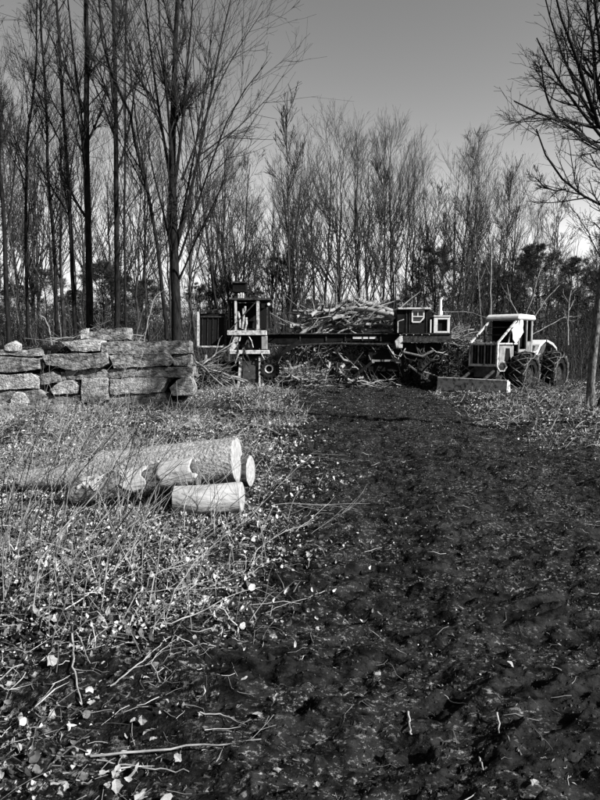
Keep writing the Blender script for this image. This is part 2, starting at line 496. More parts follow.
def hero_tree(main, Y, r_base, r_top, limbs, seed, label, name='tall_tree', barkm='bark', n1=14, n2=7, n3=5, n4=2, t0=0.45, rmin=0.0042, ang1=0.5, l1=0.16, lfs=None, l2b=0):
    rnd = np.random.default_rng(seed)
    K = 16
    P0 = line3(main, Y, K)
    P0[:, :2] += np.cumsum(rnd.normal(0, 0.015, (K, 2)), 0)
    root = P0[0].copy(); root[2] = gz(root[0], root[1]) - 0.08
    P0[0] = root
    R0 = np.linspace(r_base * .82, r_top * .75, K); R0[0] *= 1.3
    lp, lr = [], []
    for j, (pts, r0, dy) in enumerate(limbs):
        q = line3(pts, Y, 9, dy)
        q[1:] += np.cumsum(rnd.normal(0, 0.02, (8, 3)), 0)
        lp.append(q); lr.append(np.linspace(r0, max(r0 * 0.2, 0.010), 9) * .8)
    P0 -= root
    lb = None
    if lp: lb = (np.array(lp) - root, np.array(lr))
    if lb is not None:
        # resample to K=7 so that limbs can share an array with the grown ones
        sel = np.linspace(0, 8, 7)
        i0 = np.minimum(sel.astype(int), 7); fr = (sel - i0)
        A = lb[0][:, i0] * (1 - fr)[None, :, None] + lb[0][:, i0 + 1] * fr[None, :, None]
        B = lb[1][:, i0] * (1 - fr)[None, :] + lb[1][:, i0 + 1] * fr[None, :]
        lb = (A, B)
    ms = tree_meshes(name, P0[None], R0[None], seed, n1=n1, n2=n2, n3=n3, n4=n4, t0=t0, ang1=ang1, l1=l1, rmin=rmin, limbs=lb, s0=9)
    ms[0].materials.append(M[barkm]); ms[1].materials.append(M['twig'])
    t = empty(name, root, 0, label, 'tree')
    link('trunk', ms[0], None, t); link('crown', ms[1], None, t)
    return t

hero_tree([(90, 352), (88, 240), (86, 150), (87, 60), (87, -60)], 21, .16, .085, [([(86, 158), (80, 110), (74, 60), (67, -10), (62, -60)], .07, 1.0)], 1,
          'tall dark straight tree, thickest trunk left of the forked ones behind the stones', n1=10, t0=.3, l1=.24)
hero_tree([(118, 350), (116, 224), (115, 117), (112, 0), (111, -60)], 22, .13, .07, [([(114, 110), (108, 60), (97, 0), (90, -50)], .06, -1.0), ([(112, 60), (120, 20), (132, -40)], .04, 1)], 2,
          'tall dark tree forking high up, just right of the thickest straight trunk', n1=9, t0=.4, l1=.24)
hero_tree([(176, 352), (175, 270), (173, 190), (174, 100), (177, 0), (178, -50)], 19, .20, .06,
          [([(174, 200), (163, 140), (150, 50), (140, -30)], .07, 1.0), ([(173, 185), (168, 100), (163, 40), (160, -40)], .06, -1.2),
           ([(174, 190), (182, 110), (190, 40), (196, -40)], .07, -1.0), ([(176, 250), (190, 200), (205, 120), (225, 30), (240, -30)], .075, 1.3),
           ([(178, 262), (196, 205), (214, 150), (236, 100), (268, 62)], .05, -1.6), ([(182, 180), (205, 120), (230, 60), (262, 10)], .045, .5), ([(177, 240), (187, 190), (197, 130), (207, 60), (215, -20)], .05, 2.0),
           ([(176, 285), (196, 240), (215, 200), (230, 165)], .04, -2.0), ([(200, 155), (222, 140), (240, 125), (250, 112)], .03, .6),
           ([(176, 270), (160, 200), (150, 160), (140, 100)], .05, -2.0)], 3,
          'large spreading bare tree with many upright limbs, between the stones and the old loader', n1=10, n2=9, n3=6, n4=2, t0=.5, l1=.2)
hero_tree([(168, 350), (158, 240), (148, 190), (138, 150), (132, 110), (114, 75), (104, 40), (98, -40)], 20.5, .085, .035, [([(150, 200), (136, 120), (127, 40), (122, -30)], .045, .8)], 4,
          'curving thin tree leaning left against the large spreading tree', n1=9, t0=.35, l1=.2)
hero_tree([(77, 352), (72, 260), (68, 173), (63, 93), (58, 0), (56, -50)], 22.5, .10, .05, [([(69, 180), (78, 130), (82, 90), (84, 50)], .03, 1)], 5,
          'pale-footed slender tree standing behind the top slab of the stones', barkm='bark', n1=10, t0=.3, l1=.22)
hero_tree([(58, 350), (54, 257), (47, 168), (44, 84), (40, 20), (42, -40)], 24, .09, .045, [([(48, 170), (62, 150), (70, 120)], .03, 0.6)], 6,
          'dark slender tree left of the pale-footed one', n1=16, t0=.3, l1=.18)
hero_tree([(29, 350), (27, 280), (26, 215), (28, 140), (36, 100), (40, 60), (42, -20)], 23, .085, .03, [([(27, 200), (18, 150), (12, 100)], .035, 1.0), ([(28, 150), (48, 110), (60, 70)], .03, 1.0)], 7,
          'crooked dark tree bending right halfway up, above the left stones', n1=18, t0=.3, l1=.2)
hero_tree([(11, 352), (9, 280), (6, 220), (0, 159), (-6, 90), (-14, -20)], 20, .10, .05, [([(7, 230), (14, 170), (22, 120), (26, 70)], .04, .6)], 8,
          'slim dark tree at the left edge of the wood', n1=14, t0=.35, l1=.2)
hero_tree([(127, 350), (125, 260), (126, 100), (127, 0), (127, -40)], 25, .065, .04, [], 9, 'thin straight pole of a tree right of the two tall dark trunks', n1=18, t0=.3, l1=.14)
hero_tree([(227, 350), (214, 290), (207, 230), (200, 170), (205, 110), (212, 70)], 27, .08, .02, [([(207, 230), (222, 180), (230, 140)], .035, 1.0)], 10,
          'slim dark tree leaning left behind the old loader', n1=18, t0=.2, l1=.25)
hero_tree([(240, 350), (243, 260), (246, 200), (250, 165)], 29, .08, .02, [], 11, 'slim tree rising straight above the old loader cab', n1=22, t0=.2, l1=.3)

# the big tree just outside the right edge, whose limbs reach into the sky
def right_tree():
    Y = 10.0
    limbs = [
        ([(604, 152), (575, 130), (556, 119), (538, 112), (518, 100)], .040, -1.0),
        ([(560, 122), (552, 105), (545, 80), (541, 62)], .020, -.3),
        ([(606, 140), (592, 100), (580, 60), (566, 20), (556, -20)], .050, -.8),
        ([(608, 130), (596, 80), (588, 30), (580, -30)], .055, .6),
        ([(602, 140), (585, 118), (570, 98), (552, 70), (538, 40)], .036, .4),
        ([(600, 132), (590, 112), (575, 85), (560, 50), (548, 10), (542, -20)], .034, 1.2),
        ([(610, 210), (590, 200), (570, 188), (552, 168), (541, 148), (537, 130)], .030, -.6),
        ([(606, 175), (598, 168), (592, 160), (590, 155)], .012, 0.2),
        ([(606, 233), (600, 228), (595, 224), (593, 221)], .018, 0.2),
        ([(612, 110), (604, 60), (598, 10), (594, -30)], .05, -.5),
        ([(566, 189), (554, 190), (545, 186), (536, 178)], .014, -.2),
    ]
    rnd = np.random.default_rng(77)
    main = [(780, 500), (745, 380), (702, 280), (668, 200), (650, 120), (642, 40), (638, -40)]
    limbs = [((([(660, q[0][1] + 26)] + q) if q[0][0] >= 600 else q), a_, b_) for q, a_, b_ in limbs]
    K = 16
    P0 = line3(main, Y, K)
    root = P0[0].copy(); root[2] = gz(root[0], root[1]) - .1; P0[0] = root
    R0 = np.linspace(.17, .06, K)
    lp, lr = [], []
    for pts, r0, dy in limbs:
        q = line3(pts, Y, 7, dy); q[1:] += np.cumsum(rnd.normal(0, .012, (6, 3)), 0)
        lp.append(q - root); lr.append(np.linspace(r0, .010, 7))
    P1 = np.array(lp); R1 = np.array(lr)
    P0 -= root
    g1, gr1 = grow(P0[None], R0[None], 16, .7, .97, .7, lambda t, L: L * .2, 7, .1, .05, .4, .01, rnd)
    g1x = np.concatenate([P1, g1]); gr1x = np.concatenate([R1, gr1])
    P2, R2 = grow(g1x, gr1x, 9, .2, .98, .55, lambda t, L: np.minimum(L, 2.2) * .48 * (1.2 - .7 * t), 6, .06, .10, .6, .004, rnd)
    P3, R3 = grow(P2, R2, 6, .12, .98, .65, lambda t, L: L * .5, 4, .06, .13, .7, .003, rnd)
    P4, R4 = grow(P3, R3, 3, .2, .98, .65, lambda t, L: np.maximum(L * .5, .05), 3, .04, .12, .8, .0025, rnd)
    t = empty('tall_tree', root, 0, 'dark branching tree at the right edge reaching its limbs into the open sky', 'tree')
    V, Fc = join([tubes(P0[None], R0[None], 10), tubes(P1, R1, 6), tubes(g1, gr1, 5)])
    link('trunk', np_mesh('right_trunk', V, Fc, True), M['bark'], t)
    V, Fc = join([tubes(P2, R2, 4), tubes(P3, R3, 3), tubes(P4, R4, 3)])
    link('crown', np_mesh('right_crown', V, Fc, True), M['twig'], t)
right_tree()

# leaning mottled trunk on the right (goes on up past the edge of the frame)
hero_tree([(591, 406), (594, 365), (599, 320), (605, 270), (618, 180), (630, 60)], 14.8, .115, .09, [([(604, 262), (590, 235), (577, 212), (572, 204)], .02, .5)], 21,
          'leaning mottled pale-barked trunk in front of the skidder at the right edge', barkm='bark_pale', n1=10, t0=.55, l1=.2)
hero_tree([(597, 414), (600, 400), (602, 385), (603, 374)], 13.9, .07, .05, [], 22, 'short broken dark sapling stub beside the leaning mottled trunk', name='tree_stub', n1=2, n2=2, n3=1, n4=1, t0=.7)

# ------------------------------------------------------------------ pines
def pine_meshes(seed, H=9.0, dens=1.0, wide=0.28, t0=0.22):
    rnd = np.random.default_rng(seed)
    P0, R0 = trunk_line(H, .13, rnd, lean=.01)
    n1 = int(80 * dens)
    P1, R1 = grow(P0, R0, n1, t0, .98, 1.25, lambda t, L: L * wide * 1.3 * np.minimum(1.3 * (1.03 - t) ** .7, .62 + .4 * t) * 1.0, 6, .05, .07, .35, .01, rnd)
    P2, R2 = grow(P1, R1, 7, .25, 1.0, .8, lambda t, L: L * .45 * (1.1 - t * .6), 4, .06, .10, .6, .006, rnd)
    P3, R3 = grow(P2, R2, 5, .2, 1.0, .7, lambda t, L: np.maximum(L * .4, .12), 3, .08, .12, .7, .004, rnd)
    tips = np.concatenate([P3[:, -1], P3[:, 1], P2[:, -1], P2[:, 2]]); T = np.concatenate([nrm(P3[:, -1] - P3[:, -2])] * 2 + [nrm(P2[:, -1] - P2[:, -2])] * 2)
    keep = rnd.random(len(tips)) < .6
    tips, T = tips[keep], T[keep]
    nn = 11
    base = np.repeat(tips, nn, 0) + rnd.normal(0, .02, (len(tips) * nn, 3))
    D = nrm(np.repeat(T, nn, 0) + rnd.normal(0, .7, (len(base), 3)))
    L = rnd.uniform(.10, .22, len(base))[:, None]
    S = nrm(np.cross(D, rnd.normal(size=D.shape))) * .007
    V = np.stack([base - S, base + S, base + D * L], 1).reshape(-1, 3)
    Fc = np.arange(len(V)).reshape(-1, 3)
    crown = np_mesh('pine_crown', V, Fc)
    crown.materials.append(M['needle'])
    V, Fc = join([tubes(P0, R0, 7), tubes(P1, R1, 4), tubes(P2, R2, 3)])
    tr = np_mesh('pine_trunk', V, Fc, True); tr.materials.append(M['bark'])
    return tr, crown
pines = [pine_meshes(501, 9, 1.0, .30, .28), pine_meshes(502, 9, 1.25, .30, .1)]
hero_pines = [(435, 246, 31, 0, 'round-topped dark evergreen standing behind the white framed engine box'),
              (536, 244, 33, 1, 'dark evergreen with layered boughs standing above the skidder roof'),
              (283, 256, 36, 0, 'small dark evergreen between bare trees right of the old loader'),
              (577, 258, 36, 1, 'dark evergreen left of the leaning mottled trunk')]
for px, py, Y, k, lab in hero_pines:
    p = at(px, 345, Y); s = top_height(px, py, Y) / 9.0
    place_tree(pines[k], 'pine_tree', (p.x, Y, 0), random.uniform(0, 6), (s, s, s), lab, 'evergreen', None, None, None)
for i, (px, py, Y) in enumerate([(-20, 272, 34), (20, 285, 40), (48, 268, 37), (104, 262, 31), (125, 275, 38), (150, 280, 42), (200, 285, 44), (222, 278, 39), (255, 290, 46), (310, 300, 50),
                                 (350, 302, 52), (395, 300, 48), (412, 285, 44), (470, 290, 45), (500, 275, 42), (556, 285, 46), (600, 270, 40), (630, 250, 38), (520, 262, 46), (480, 262, 50), (75, 290, 45)]):
    p = at(px, 345, Y); s = top_height(px, py, Y) / 9.0
    place_tree(pines[i % 2], 'pine_tree', (p.x, Y, 0), random.uniform(0, 6), (s * 1.25, s * 1.25, s),
               'dark evergreen low among the bare trunks beyond the stacked stones' if px < 270 else 'dark evergreen low among the bare trunks behind the machines',
               'evergreen', 'low evergreens on the left' if px < 270 else 'low evergreens behind the machines', None, None)

# far thicket: thousands of thin stems nobody could count
def thicket():
    rnd = np.random.default_rng(9)
    N = 9000
    ang = rnd.uniform(R(-36), R(36), N); d = rnd.uniform(25, 75, N)
    x = d * np.tan(ang); y = d
    H = rnd.uniform(1.0, 3.6, N) * np.where(d > 45, 1.7, 1.0)
    K = 4
    P = np.zeros((N, K, 3)); P[:, 0] = np.stack([x, y, np.zeros(N)], -1)
    D = nrm(np.stack([rnd.normal(0, .14, N), rnd.normal(0, .14, N), np.ones(N)], -1))
    for k in range(1, K):
        P[:, k] = P[:, k - 1] + D * (H / (K - 1))[:, None]
        D = nrm(D + rnd.normal(0, .07, (N, 3)))
    Rr = (rnd.uniform(.008, .03, N) * (d / 40))[:, None] * np.linspace(1, .4, K)[None]
    C, RC = grow(P, Rr, 3, .2, .98, .6, lambda t, L: L * .4, 3, .1, .1, .5, .006, rnd)
    V, Fc = join([tubes(P, Rr, 3), tubes(C, RC, 3)])
    o = link('thicket', np_mesh('thicket', V, Fc, True), M['thick'])
    tag(o, 'dense thicket of thin bare stems filling the wood behind everything', 'undergrowth', kind='stuff')
M['thick'] = mat('thicket_bark', 0.01, 0.16, .8, 0.9, 0.0, stretch=(1, 1, .2), island=.8, c0=.35, c1=.65)
thicket()

# ------------------------------------------------------------------ mesh builder for made things
class MB:
    def __init__(s): s.V = []; s.F = []
    def add(s, V, Fc):
        o = len(s.V); s.V += [tuple(v) for v in V]; s.F += [tuple(o + i for i in f) for f in Fc]; return s
    def box(s, a, b, rot=None, piv=None):
        (x0, y0, z0), (x1, y1, z1) = a, b
        V = [Vector(v) for v in ((x0, y0, z0), (x1, y0, z0), (x1, y1, z0), (x0, y1, z0), (x0, y0, z1), (x1, y0, z1), (x1, y1, z1), (x0, y1, z1))]
        if rot is not None:
            c = Vector(piv) if piv is not None else sum(V, Vector()) / 8
            V = [c + rot @ (v - c) for v in V]
        return s.add(V, [(3, 2, 1, 0), (4, 5, 6, 7), (0, 1, 5, 4), (1, 2, 6, 5), (2, 3, 7, 6), (3, 0, 4, 7)])
    def bar(s, p, q, w, h=None):
        """rectangular bar from p to q"""
        h = h or w; p, q = Vector(p), Vector(q); t = (q - p).normalized()
        up = Vector((0, 0, 1)) if abs(t.z) < .9 else Vector((1, 0, 0))
        u = t.cross(up).normalized() * w / 2; v = u.normalized().cross(t).normalized() * h / 2
        V = [p - u - v, p + u - v, p + u + v, p - u + v, q - u - v, q + u - v, q + u + v, q - u + v]
        return s.add(V, [(3, 2, 1, 0), (4, 5, 6, 7), (0, 1, 5, 4), (1, 2, 6, 5), (2, 3, 7, 6), (3, 0, 4, 7)])
    def tube(s, pts, r, n=8, cap=True):
        P = np.array([[tuple(p) for p in pts]], float); Rr = np.full((1, len(pts)), float(r)) if np.isscalar(r) else np.array([r], float)
        V, Fc = tubes(P, Rr, n)
        o = len(s.V); s.add(V.tolist(), Fc.tolist())
        if cap:
            k = len(pts)
            s.F.append(tuple(o + i for i in range(n))[::-1]); s.F.append(tuple(o + (k - 1) * n + i for i in range(n)))
        return s
    def lathe(s, prof, n=24, axis='Y', c=(0, 0, 0)):
        """prof: (radius, offset along axis)"""
        V = []
        for r, o in prof:
            for k in range(n):
                a = 2 * math.pi * k / n
                if axis == 'Y': V.append((c[0] + r * math.cos(a), c[1] + o, c[2] + r * math.sin(a)))
                else: V.append((c[0] + r * math.cos(a), c[1] + r * math.sin(a), c[2] + o))
        Fc = [(i * n + k, i * n + (k + 1) % n, (i + 1) * n + (k + 1) % n, (i + 1) * n + k) for i in range(len(prof) - 1) for k in range(n)]
        return s.add(V, Fc)
    def prism(s, poly, y0, y1):
        """polygon in XZ, extruded along Y"""
        n = len(poly)
        V = [(x, y0, z) for x, z in poly] + [(x, y1, z) for x, z in poly]
        Fc = [tuple(range(n)), tuple(range(2 * n - 1, n - 1, -1))] + [(i, (i + 1) % n + 0, (i + 1) % n + n, i + n)[::-1] for i in range(n)]
        return s.add(V, Fc)
    def build(s, name, mt, parent=None, bevel=0.0, smooth=False, label=None):
        me = bpy.data.meshes.new(name)
        me.from_pydata(s.V, [], s.F)
        bm = bmesh.new(); bm.from_mesh(me)
        bmesh.ops.recalc_face_normals(bm, faces=bm.faces)
        if bevel > 0:
            bmesh.ops.bevel(bm, geom=[e for e in bm.edges if e.is_manifold and e.calc_face_angle(0) > .5], offset=bevel, segments=1, affect='EDGES', clamp_overlap=True)
        bm.to_mesh(me); bm.free()
        if smooth: me.polygons.foreach_set('use_smooth', [True] * len(me.polygons))
        me.materials.append(mt)
        o = link(name, me, None, parent)
        if label: o['label'] = label
        return o

# ------------------------------------------------------------------ stacked stones on the left
def rock(poly, depth, seed, chamfer=.03, amp=.045, cuts=3):
    bm = bmesh.new()
    vs = [bm.verts.new((x, 0, z)) for x, z in poly]
    f = bm.faces.new(vs)
    r = bmesh.ops.extrude_face_region(bm, geom=[f])
    for v in r['geom']:
        if isinstance(v, bmesh.types.BMVert): v.co.y += depth
    bmesh.ops.recalc_face_normals(bm, faces=bm.faces)
    bmesh.ops.triangulate(bm, faces=[g for g in bm.faces if len(g.verts) > 4])
    bmesh.ops.subdivide_edges(bm, edges=[e for e in bm.edges if e.calc_length() > .5], cuts=3, use_grid_fill=True)
    bmesh.ops.subdivide_edges(bm, edges=[e for e in bm.edges if e.calc_length() > .16], cuts=2, use_grid_fill=True)
    bmesh.ops.triangulate(bm, faces=[g for g in bm.faces if len(g.verts) > 4])
    bmesh.ops.smooth_vert(bm, verts=bm.verts, factor=.2, use_axis_x=True, use_axis_y=True, use_axis_z=True)
    for v in bm.verts:
        n = mnoise.noise_vector(v.co * 2.3 + Vector((seed * 7.1, 0, 0))); n2 = mnoise.noise_vector(v.co * 7 + Vector((0, seed * 3.3, 0)))
        v.co += n * amp + n2 * amp * .6
    me = bpy.data.meshes.new('stone')
    bm.to_mesh(me); bm.free()
    return me

WY = 15.4
wall = empty('stone_wall', (at(95, 400, WY).x, WY, 0), 0, 'dry stacked wall of long rough stone slabs and blocks left of the old loader', 'stone wall')
stones = [
    ([(60, 343), (78, 340), (101, 341), (99, 351), (70, 352.5)], 'stone_pale', .55, -.05), ([(101, 341.5), (189, 341), (190, 353.5), (101, 354)], 'stone', .6, 0.0),
    ([(41, 354.5), (107, 353), (108, 364), (99, 369), (66, 369), (46, 364)], 'stone', .7, -.06), ([(110, 354.5), (169, 354), (172, 360), (169, 366), (114, 368)], 'stone', .65, -.04),
    ([(-30, 356), (39, 358), (40, 369), (-30, 374)], 'stone', .7, 0.02), ([(64, 370), (192, 367.5), (193, 377), (66, 378.5)], 'stone', .75, .03),
    ([(-30, 374), (30, 374.5), (38, 380), (38, 389), (-30, 391)], 'stone_pale', .7, -.07), ([(80, 379), (107, 378.5), (107.5, 400), (100, 403), (82, 402)], 'stone_pale', .7, -.08),
    ([(110, 379), (167, 377.5), (160, 392), (111, 394.5)], 'stone_pale', .7, -.02), ([(49, 390), (58, 383), (70, 380.5), (79, 386), (77, 394), (54, 395)], 'stone_pale', .5, -.1),
    ([(40, 373), (52, 371), (60, 376), (62, 383), (41, 384)], 'stone', .5, 0.0), ([(170, 388), (177, 379), (190, 377), (194, 386), (193, 395), (173, 395)], 'stone_pale', .5, -.12),
    ([(9, 399), (14, 393), (22, 394), (28, 403), (24, 407), (10, 407)], 'stone_pale', .45, -.2), ([(172, 355), (188, 354), (189, 366), (174, 366)], 'stone', .5, .05),
    ([(-30, 350), (38, 350), (41, 356), (-30, 356)], 'stone', .6, .12), ([(-30, 391), (39, 390), (50, 397), (46, 404), (-30, 405)], 'stone', .6, .0),
    ([(80, 330), (87, 328), (88, 339), (81, 340)], 'stone_pale', .2, .25), ([(86, 334), (103, 329), (128, 328), (129, 340), (86, 341)], 'stone', .45, .3),
    ([(5, 345), (12, 341), (18, 345), (19, 351), (4, 351)], 'stone_pale', .3, .1), ([(108, 395), (165, 393), (169, 404), (110, 407)], 'stone', .6, .02),
    ([(46, 396), (80, 395), (81, 405), (44, 408)], 'stone', .6, -.02), ([(61, 372), (66, 372), (79, 380), (70, 381), (62, 379)], 'stone', .4, .15),
]
for i, (poly, mt, dep, dy) in enumerate(stones):
    w = [at(a, b, WY + dy) for a, b in poly]
    cx = sum(p.x for p in w) / len(w); cz = sum(p.z for p in w) / len(w)
    me = rock([(p.x - cx, p.z - cz) for p in w][::-1], dep, i)
    o = link('stone', me, M[mt], wall)
    o.location = Vector((cx, WY + dy, cz)) - Vector(wall.location)
    o.rotation_euler = (R(random.uniform(-2, 2)), R(random.uniform(-1, 1)), R(random.uniform(-3, 3)))
# dark earth core behind, seen through the joints
core = MB(); p0, p1 = at(-30, 405, WY + .75), at(188, 345, WY + .75)
core.box((p0.x - wall.location.x, .45, -.1), (p1.x - wall.location.x, 1.3, p1.z)); core.build('earth_backing', M['soil'], wall, bevel=.1)
# low ledges in front of the wall
for i, (poly, Y) in enumerate([([(-20, 407), (52, 405), (56, 411), (54, 419), (-20, 420)], 13.6), ([(88, 413), (160, 411), (162, 417), (90, 420)], 13.9), ([(60, 424), (-20, 427), (-20, 433), (58, 430)][::-1], 12.2)]):
    w = [at(a, b, Y) for a, b in poly]; cx = sum(p.x for p in w) / len(w)
    me = rock([(p.x - cx, p.z) for p in w][::-1], .7, 60 + i, amp=.03)
    o = link('stone_ledge', me, M['stone']); o.location = (cx, Y, -.05)
    tag(o, ['long low stone ledge on the leafy ground below the left end of the stone wall', 'low half-buried slab below the right half of the stone wall', 'flat half-buried slab in the leaves nearest the logs on the left'][i], 'stone')

# ------------------------------------------------------------------ logs
def log(name, pa, pb, ra, rb, barkm, label, endm='endgrain', seed=0, patches=None, groundhug=False, ends=(0, 1)):
    pa, pb = Vector(pa), Vector(pb)
    L = (pb - pa).length
    root = empty(name, pa, 0, label, 'log', 'felled logs lying by the road')
    root.rotation_mode = 'QUATERNION'
    root.rotation_quaternion = (pb - pa).to_track_quat('X', 'Z')
    K, n = max(12, int(L / .06)), 40
    V = []
    for i in range(K + 1):
        t = i / K; r = ra + (rb - ra) * t
        bx = .03 * math.sin(t * 5 + seed)
        for k in range(n):
            a = 2 * math.pi * k / n
            q = Vector((t * L, math.cos(a), math.sin(a)))
            d = 1 + .07 * mnoise.noise(Vector((t * L * 1.5, math.cos(a) * 1.2 + seed, math.sin(a) * 1.2))) + .05 * mnoise.noise(Vector((t * L * 5, math.cos(a) * 5 + seed, math.sin(a) * 5)))
            V.append((t * L, r * d * math.cos(a) + bx, r * d * math.sin(a)))
    Fc = [(i * n + k, i * n + (k + 1) % n, (i + 1) * n + (k + 1) % n, (i + 1) * n + k)[::-1] for i in range(K) for k in range(n)]
    me = np_mesh('bark', np.array(V), np.array(Fc)[:, ::-1], True)
    link('bark', me, M[barkm], root)
    for e in ends:
        ring = V[K * n:] if e else V[:n]
        s = 1 if e else -1
        x0 = ring[0][0]
        c = Vector((x0, sum(p[1] for p in ring) / n, sum(p[2] for p in ring) / n))
        m = MB(); VV = [(x0 + s * .004, p[1] * .97 + c.y * .03, p[2] * .97 + c.z * .03) for p in ring]
        VV2 = [(x0 + s * (.012), c.y + (p[1] - c.y) * .82, c.z + (p[2] - c.z) * .82) for p in ring]
        VV0 = [(x0 - s * .01, p[1] * .985, p[2] * .985) for p in ring]
        F3 = [(k, (k + 1) % n, n + (k + 1) % n, n + k) for k in range(n)] + [(n + k, n + (k + 1) % n, 2 * n + (k + 1) % n, 2 * n + k) for k in range(n)]
        m.add(VV0 + VV + VV2, F3); m.F.append(tuple(range(2 * n, 3 * n)))
        m.build('cut_face', M[endm], root)
    if patches:
        # areas where the bark has come off: shells of bare wood standing a little proud
        for (t0, t1, a0, a1) in patches:
            m = MB(); KK, nn = 14, 14; PV = []
            for i in range(KK + 1):
                for k in range(nn + 1):
                    u, v = i / KK, k / nn
                    ee = .07 * mnoise.noise(Vector((v * 3.1, seed, t0 * 9))) + .015 * mnoise.noise(Vector((v * 9, seed, t0 * 9))); e2 = .55 * mnoise.noise(Vector((u * 5.1, seed + 5, t1 * 9)))
                    t = t0 + (t1 - t0) * u + ee * (1 if i in (0, KK) or 1 else 0)
                    a = R(a0 + (a1 - a0) * v) + e2
                    r = ra + (rb - ra) * t
                    q = 1 + .07 * mnoise.noise(Vector((t * L * 1.5, math.cos(a) * 1.2 + seed, math.sin(a) * 1.2))) + .05 * mnoise.noise(Vector((t * L * 5, math.cos(a) * 5 + seed, math.sin(a) * 5)))
                    edge = -.03 if (i in (0, KK) or k in (0, nn)) else .010
                    PV.append((t * L, (r * q + edge) * math.cos(a) + .03 * math.sin(t * 5 + seed), (r * q + edge) * math.sin(a)))
            m.add(PV, [(i * (nn + 1) + k, i * (nn + 1) + k + 1, (i + 1) * (nn + 1) + k + 1, (i + 1) * (nn + 1) + k) for i in range(KK) for k in range(nn)])
            m.build('bare_wood', M['barewood'], root, smooth=True)
    return root
g = .18
log('log', at(22, 481, 6.05), at(236, 461.5, 5.85), .10, .215, 'logbark', 'largest log, long and tapering with its pale cut end facing the road', seed=1)
log('log', at(75, 492, 5.5), at(197, 473, 5.48), .12, .145, 'logbark_mid', 'half debarked log with bright bare wood resting in front of the largest log', seed=5,
    patches=[(.40, .62, 80, 205), (.68, 1.0, 75, 215), (.08, .28, 90, 170)], endm='logbark_mid')
log('log', at(176, 499.5, 5.40), at(241, 497.5, 5.36), .138, .14, 'barewood', 'short pale smooth log at the bottom right of the log pile', seed=9)
log('log', at(140, 472, 6.5), at(251, 470.5, 6.25), .16, .165, 'logshaded', 'log with shade put into its dark bark, whose white end sticks out furthest towards the road', seed=13)
log('log', at(100, 466, 6.3), at(238, 455, 6.14), .15, .18, 'logbark', 'log mostly hidden behind the largest one, only its top and end rim showing', seed=17)

# ------------------------------------------------------------------ wheels
def wheel(parent, c, rad, wid, rz=0.0, chains=False, hub=.5, lugs=18, rimm='rust'):
    w = MB(); h = wid / 2
    w.lathe([(rad * hub, -h * .75), (rad * .78, -h * .98), (rad * .93, -h * .92), (rad, -h * .6), (rad * 1.0, h * .6), (rad * .93, h * .92), (rad * .78, h * .98), (rad * hub, h * .75), (rad * hub, -h * .75)], 32)
    for k in range(lugs):
        for s in (-1, 1):
            a = 2 * math.pi * (k + (.5 if s > 0 else 0)) / lugs
            d = Vector((math.cos(a), 0, math.sin(a))); tt = Vector((-math.sin(a), 0, math.cos(a)))
            w.bar(d * rad * 1.0 + Vector((0, s * h * .98, 0)) - tt * .03, d * rad * 1.015 + Vector((0, s * h * .02, 0)) + tt * .10, .05, .07)
            w.bar(d * rad * .86 + Vector((0, s * h * .99, 0)), d * rad * 1.02 + Vector((0, s * h * .97, 0)), .05, .04)
    o = w.build('wheel', M['rubber'], parent)
    o.location = c; o.rotation_euler = (0, 0, rz)
    r = MB()
    r.lathe([(rad * hub, -h * .78), (rad * hub * .94, -h * .86), (rad * hub * .88, -h * .55), (rad * hub * .5, -h * .25), (rad * hub * .42, -h * .5), (rad * .08, -h * .55), (.001, -h * .55)], 28)
    r.lathe([(rad * hub, h * .78), (rad * hub * .9, h * .4), (.001, h * .4)], 28)
    for k in range(8):
        a = k * math.pi / 4
        r.box((rad * .13 * math.cos(a) - .015, -h * .60, rad * .13 * math.sin(a) - .015), (rad * .13 * math.cos(a) + .015, -h * .5, rad * .13 * math.sin(a) + .015))
    r.build('rim', M[rimm], o, smooth=False)
    if chains:
        c_ = MB(); n = 14
        for k in range(n):
            a0 = 2 * math.pi * k / n; a1 = 2 * math.pi * (k + 1) / n; am = (a0 + a1) / 2
            def pt(a, y, q=1.07): return Vector((rad * q * math.cos(a), y, rad * q * math.sin(a)))
            for (u, v) in (((a0, -h * 1.02, 1.0), (am, 0, 1.08)), ((am, 0, 1.08), (a0, h * 1.02, 1.0)), ((a1, -h * 1.02, 1.0), (am, 0, 1.08)), ((am, 0, 1.08), (a1, h * 1.02, 1.0)),
                           ((a0, -h * 1.02, 1.0), (a0 + .1, -h * 1.12, .78)), ((a1, -h * 1.02, 1.0), (a0 + .1, -h * 1.12, .78)), ((a0 + .1, -h * 1.12, .78), (a1 + .1, -h * 1.12, .78))):
                p, q = pt(*u), pt(*v)
                c_.tube([p, (p + q) / 2 + Vector((random.uniform(-.012, .012),) * 3), q], .019, 4)
        c_.build('tyre_chain', M['chain'], o)
    return o

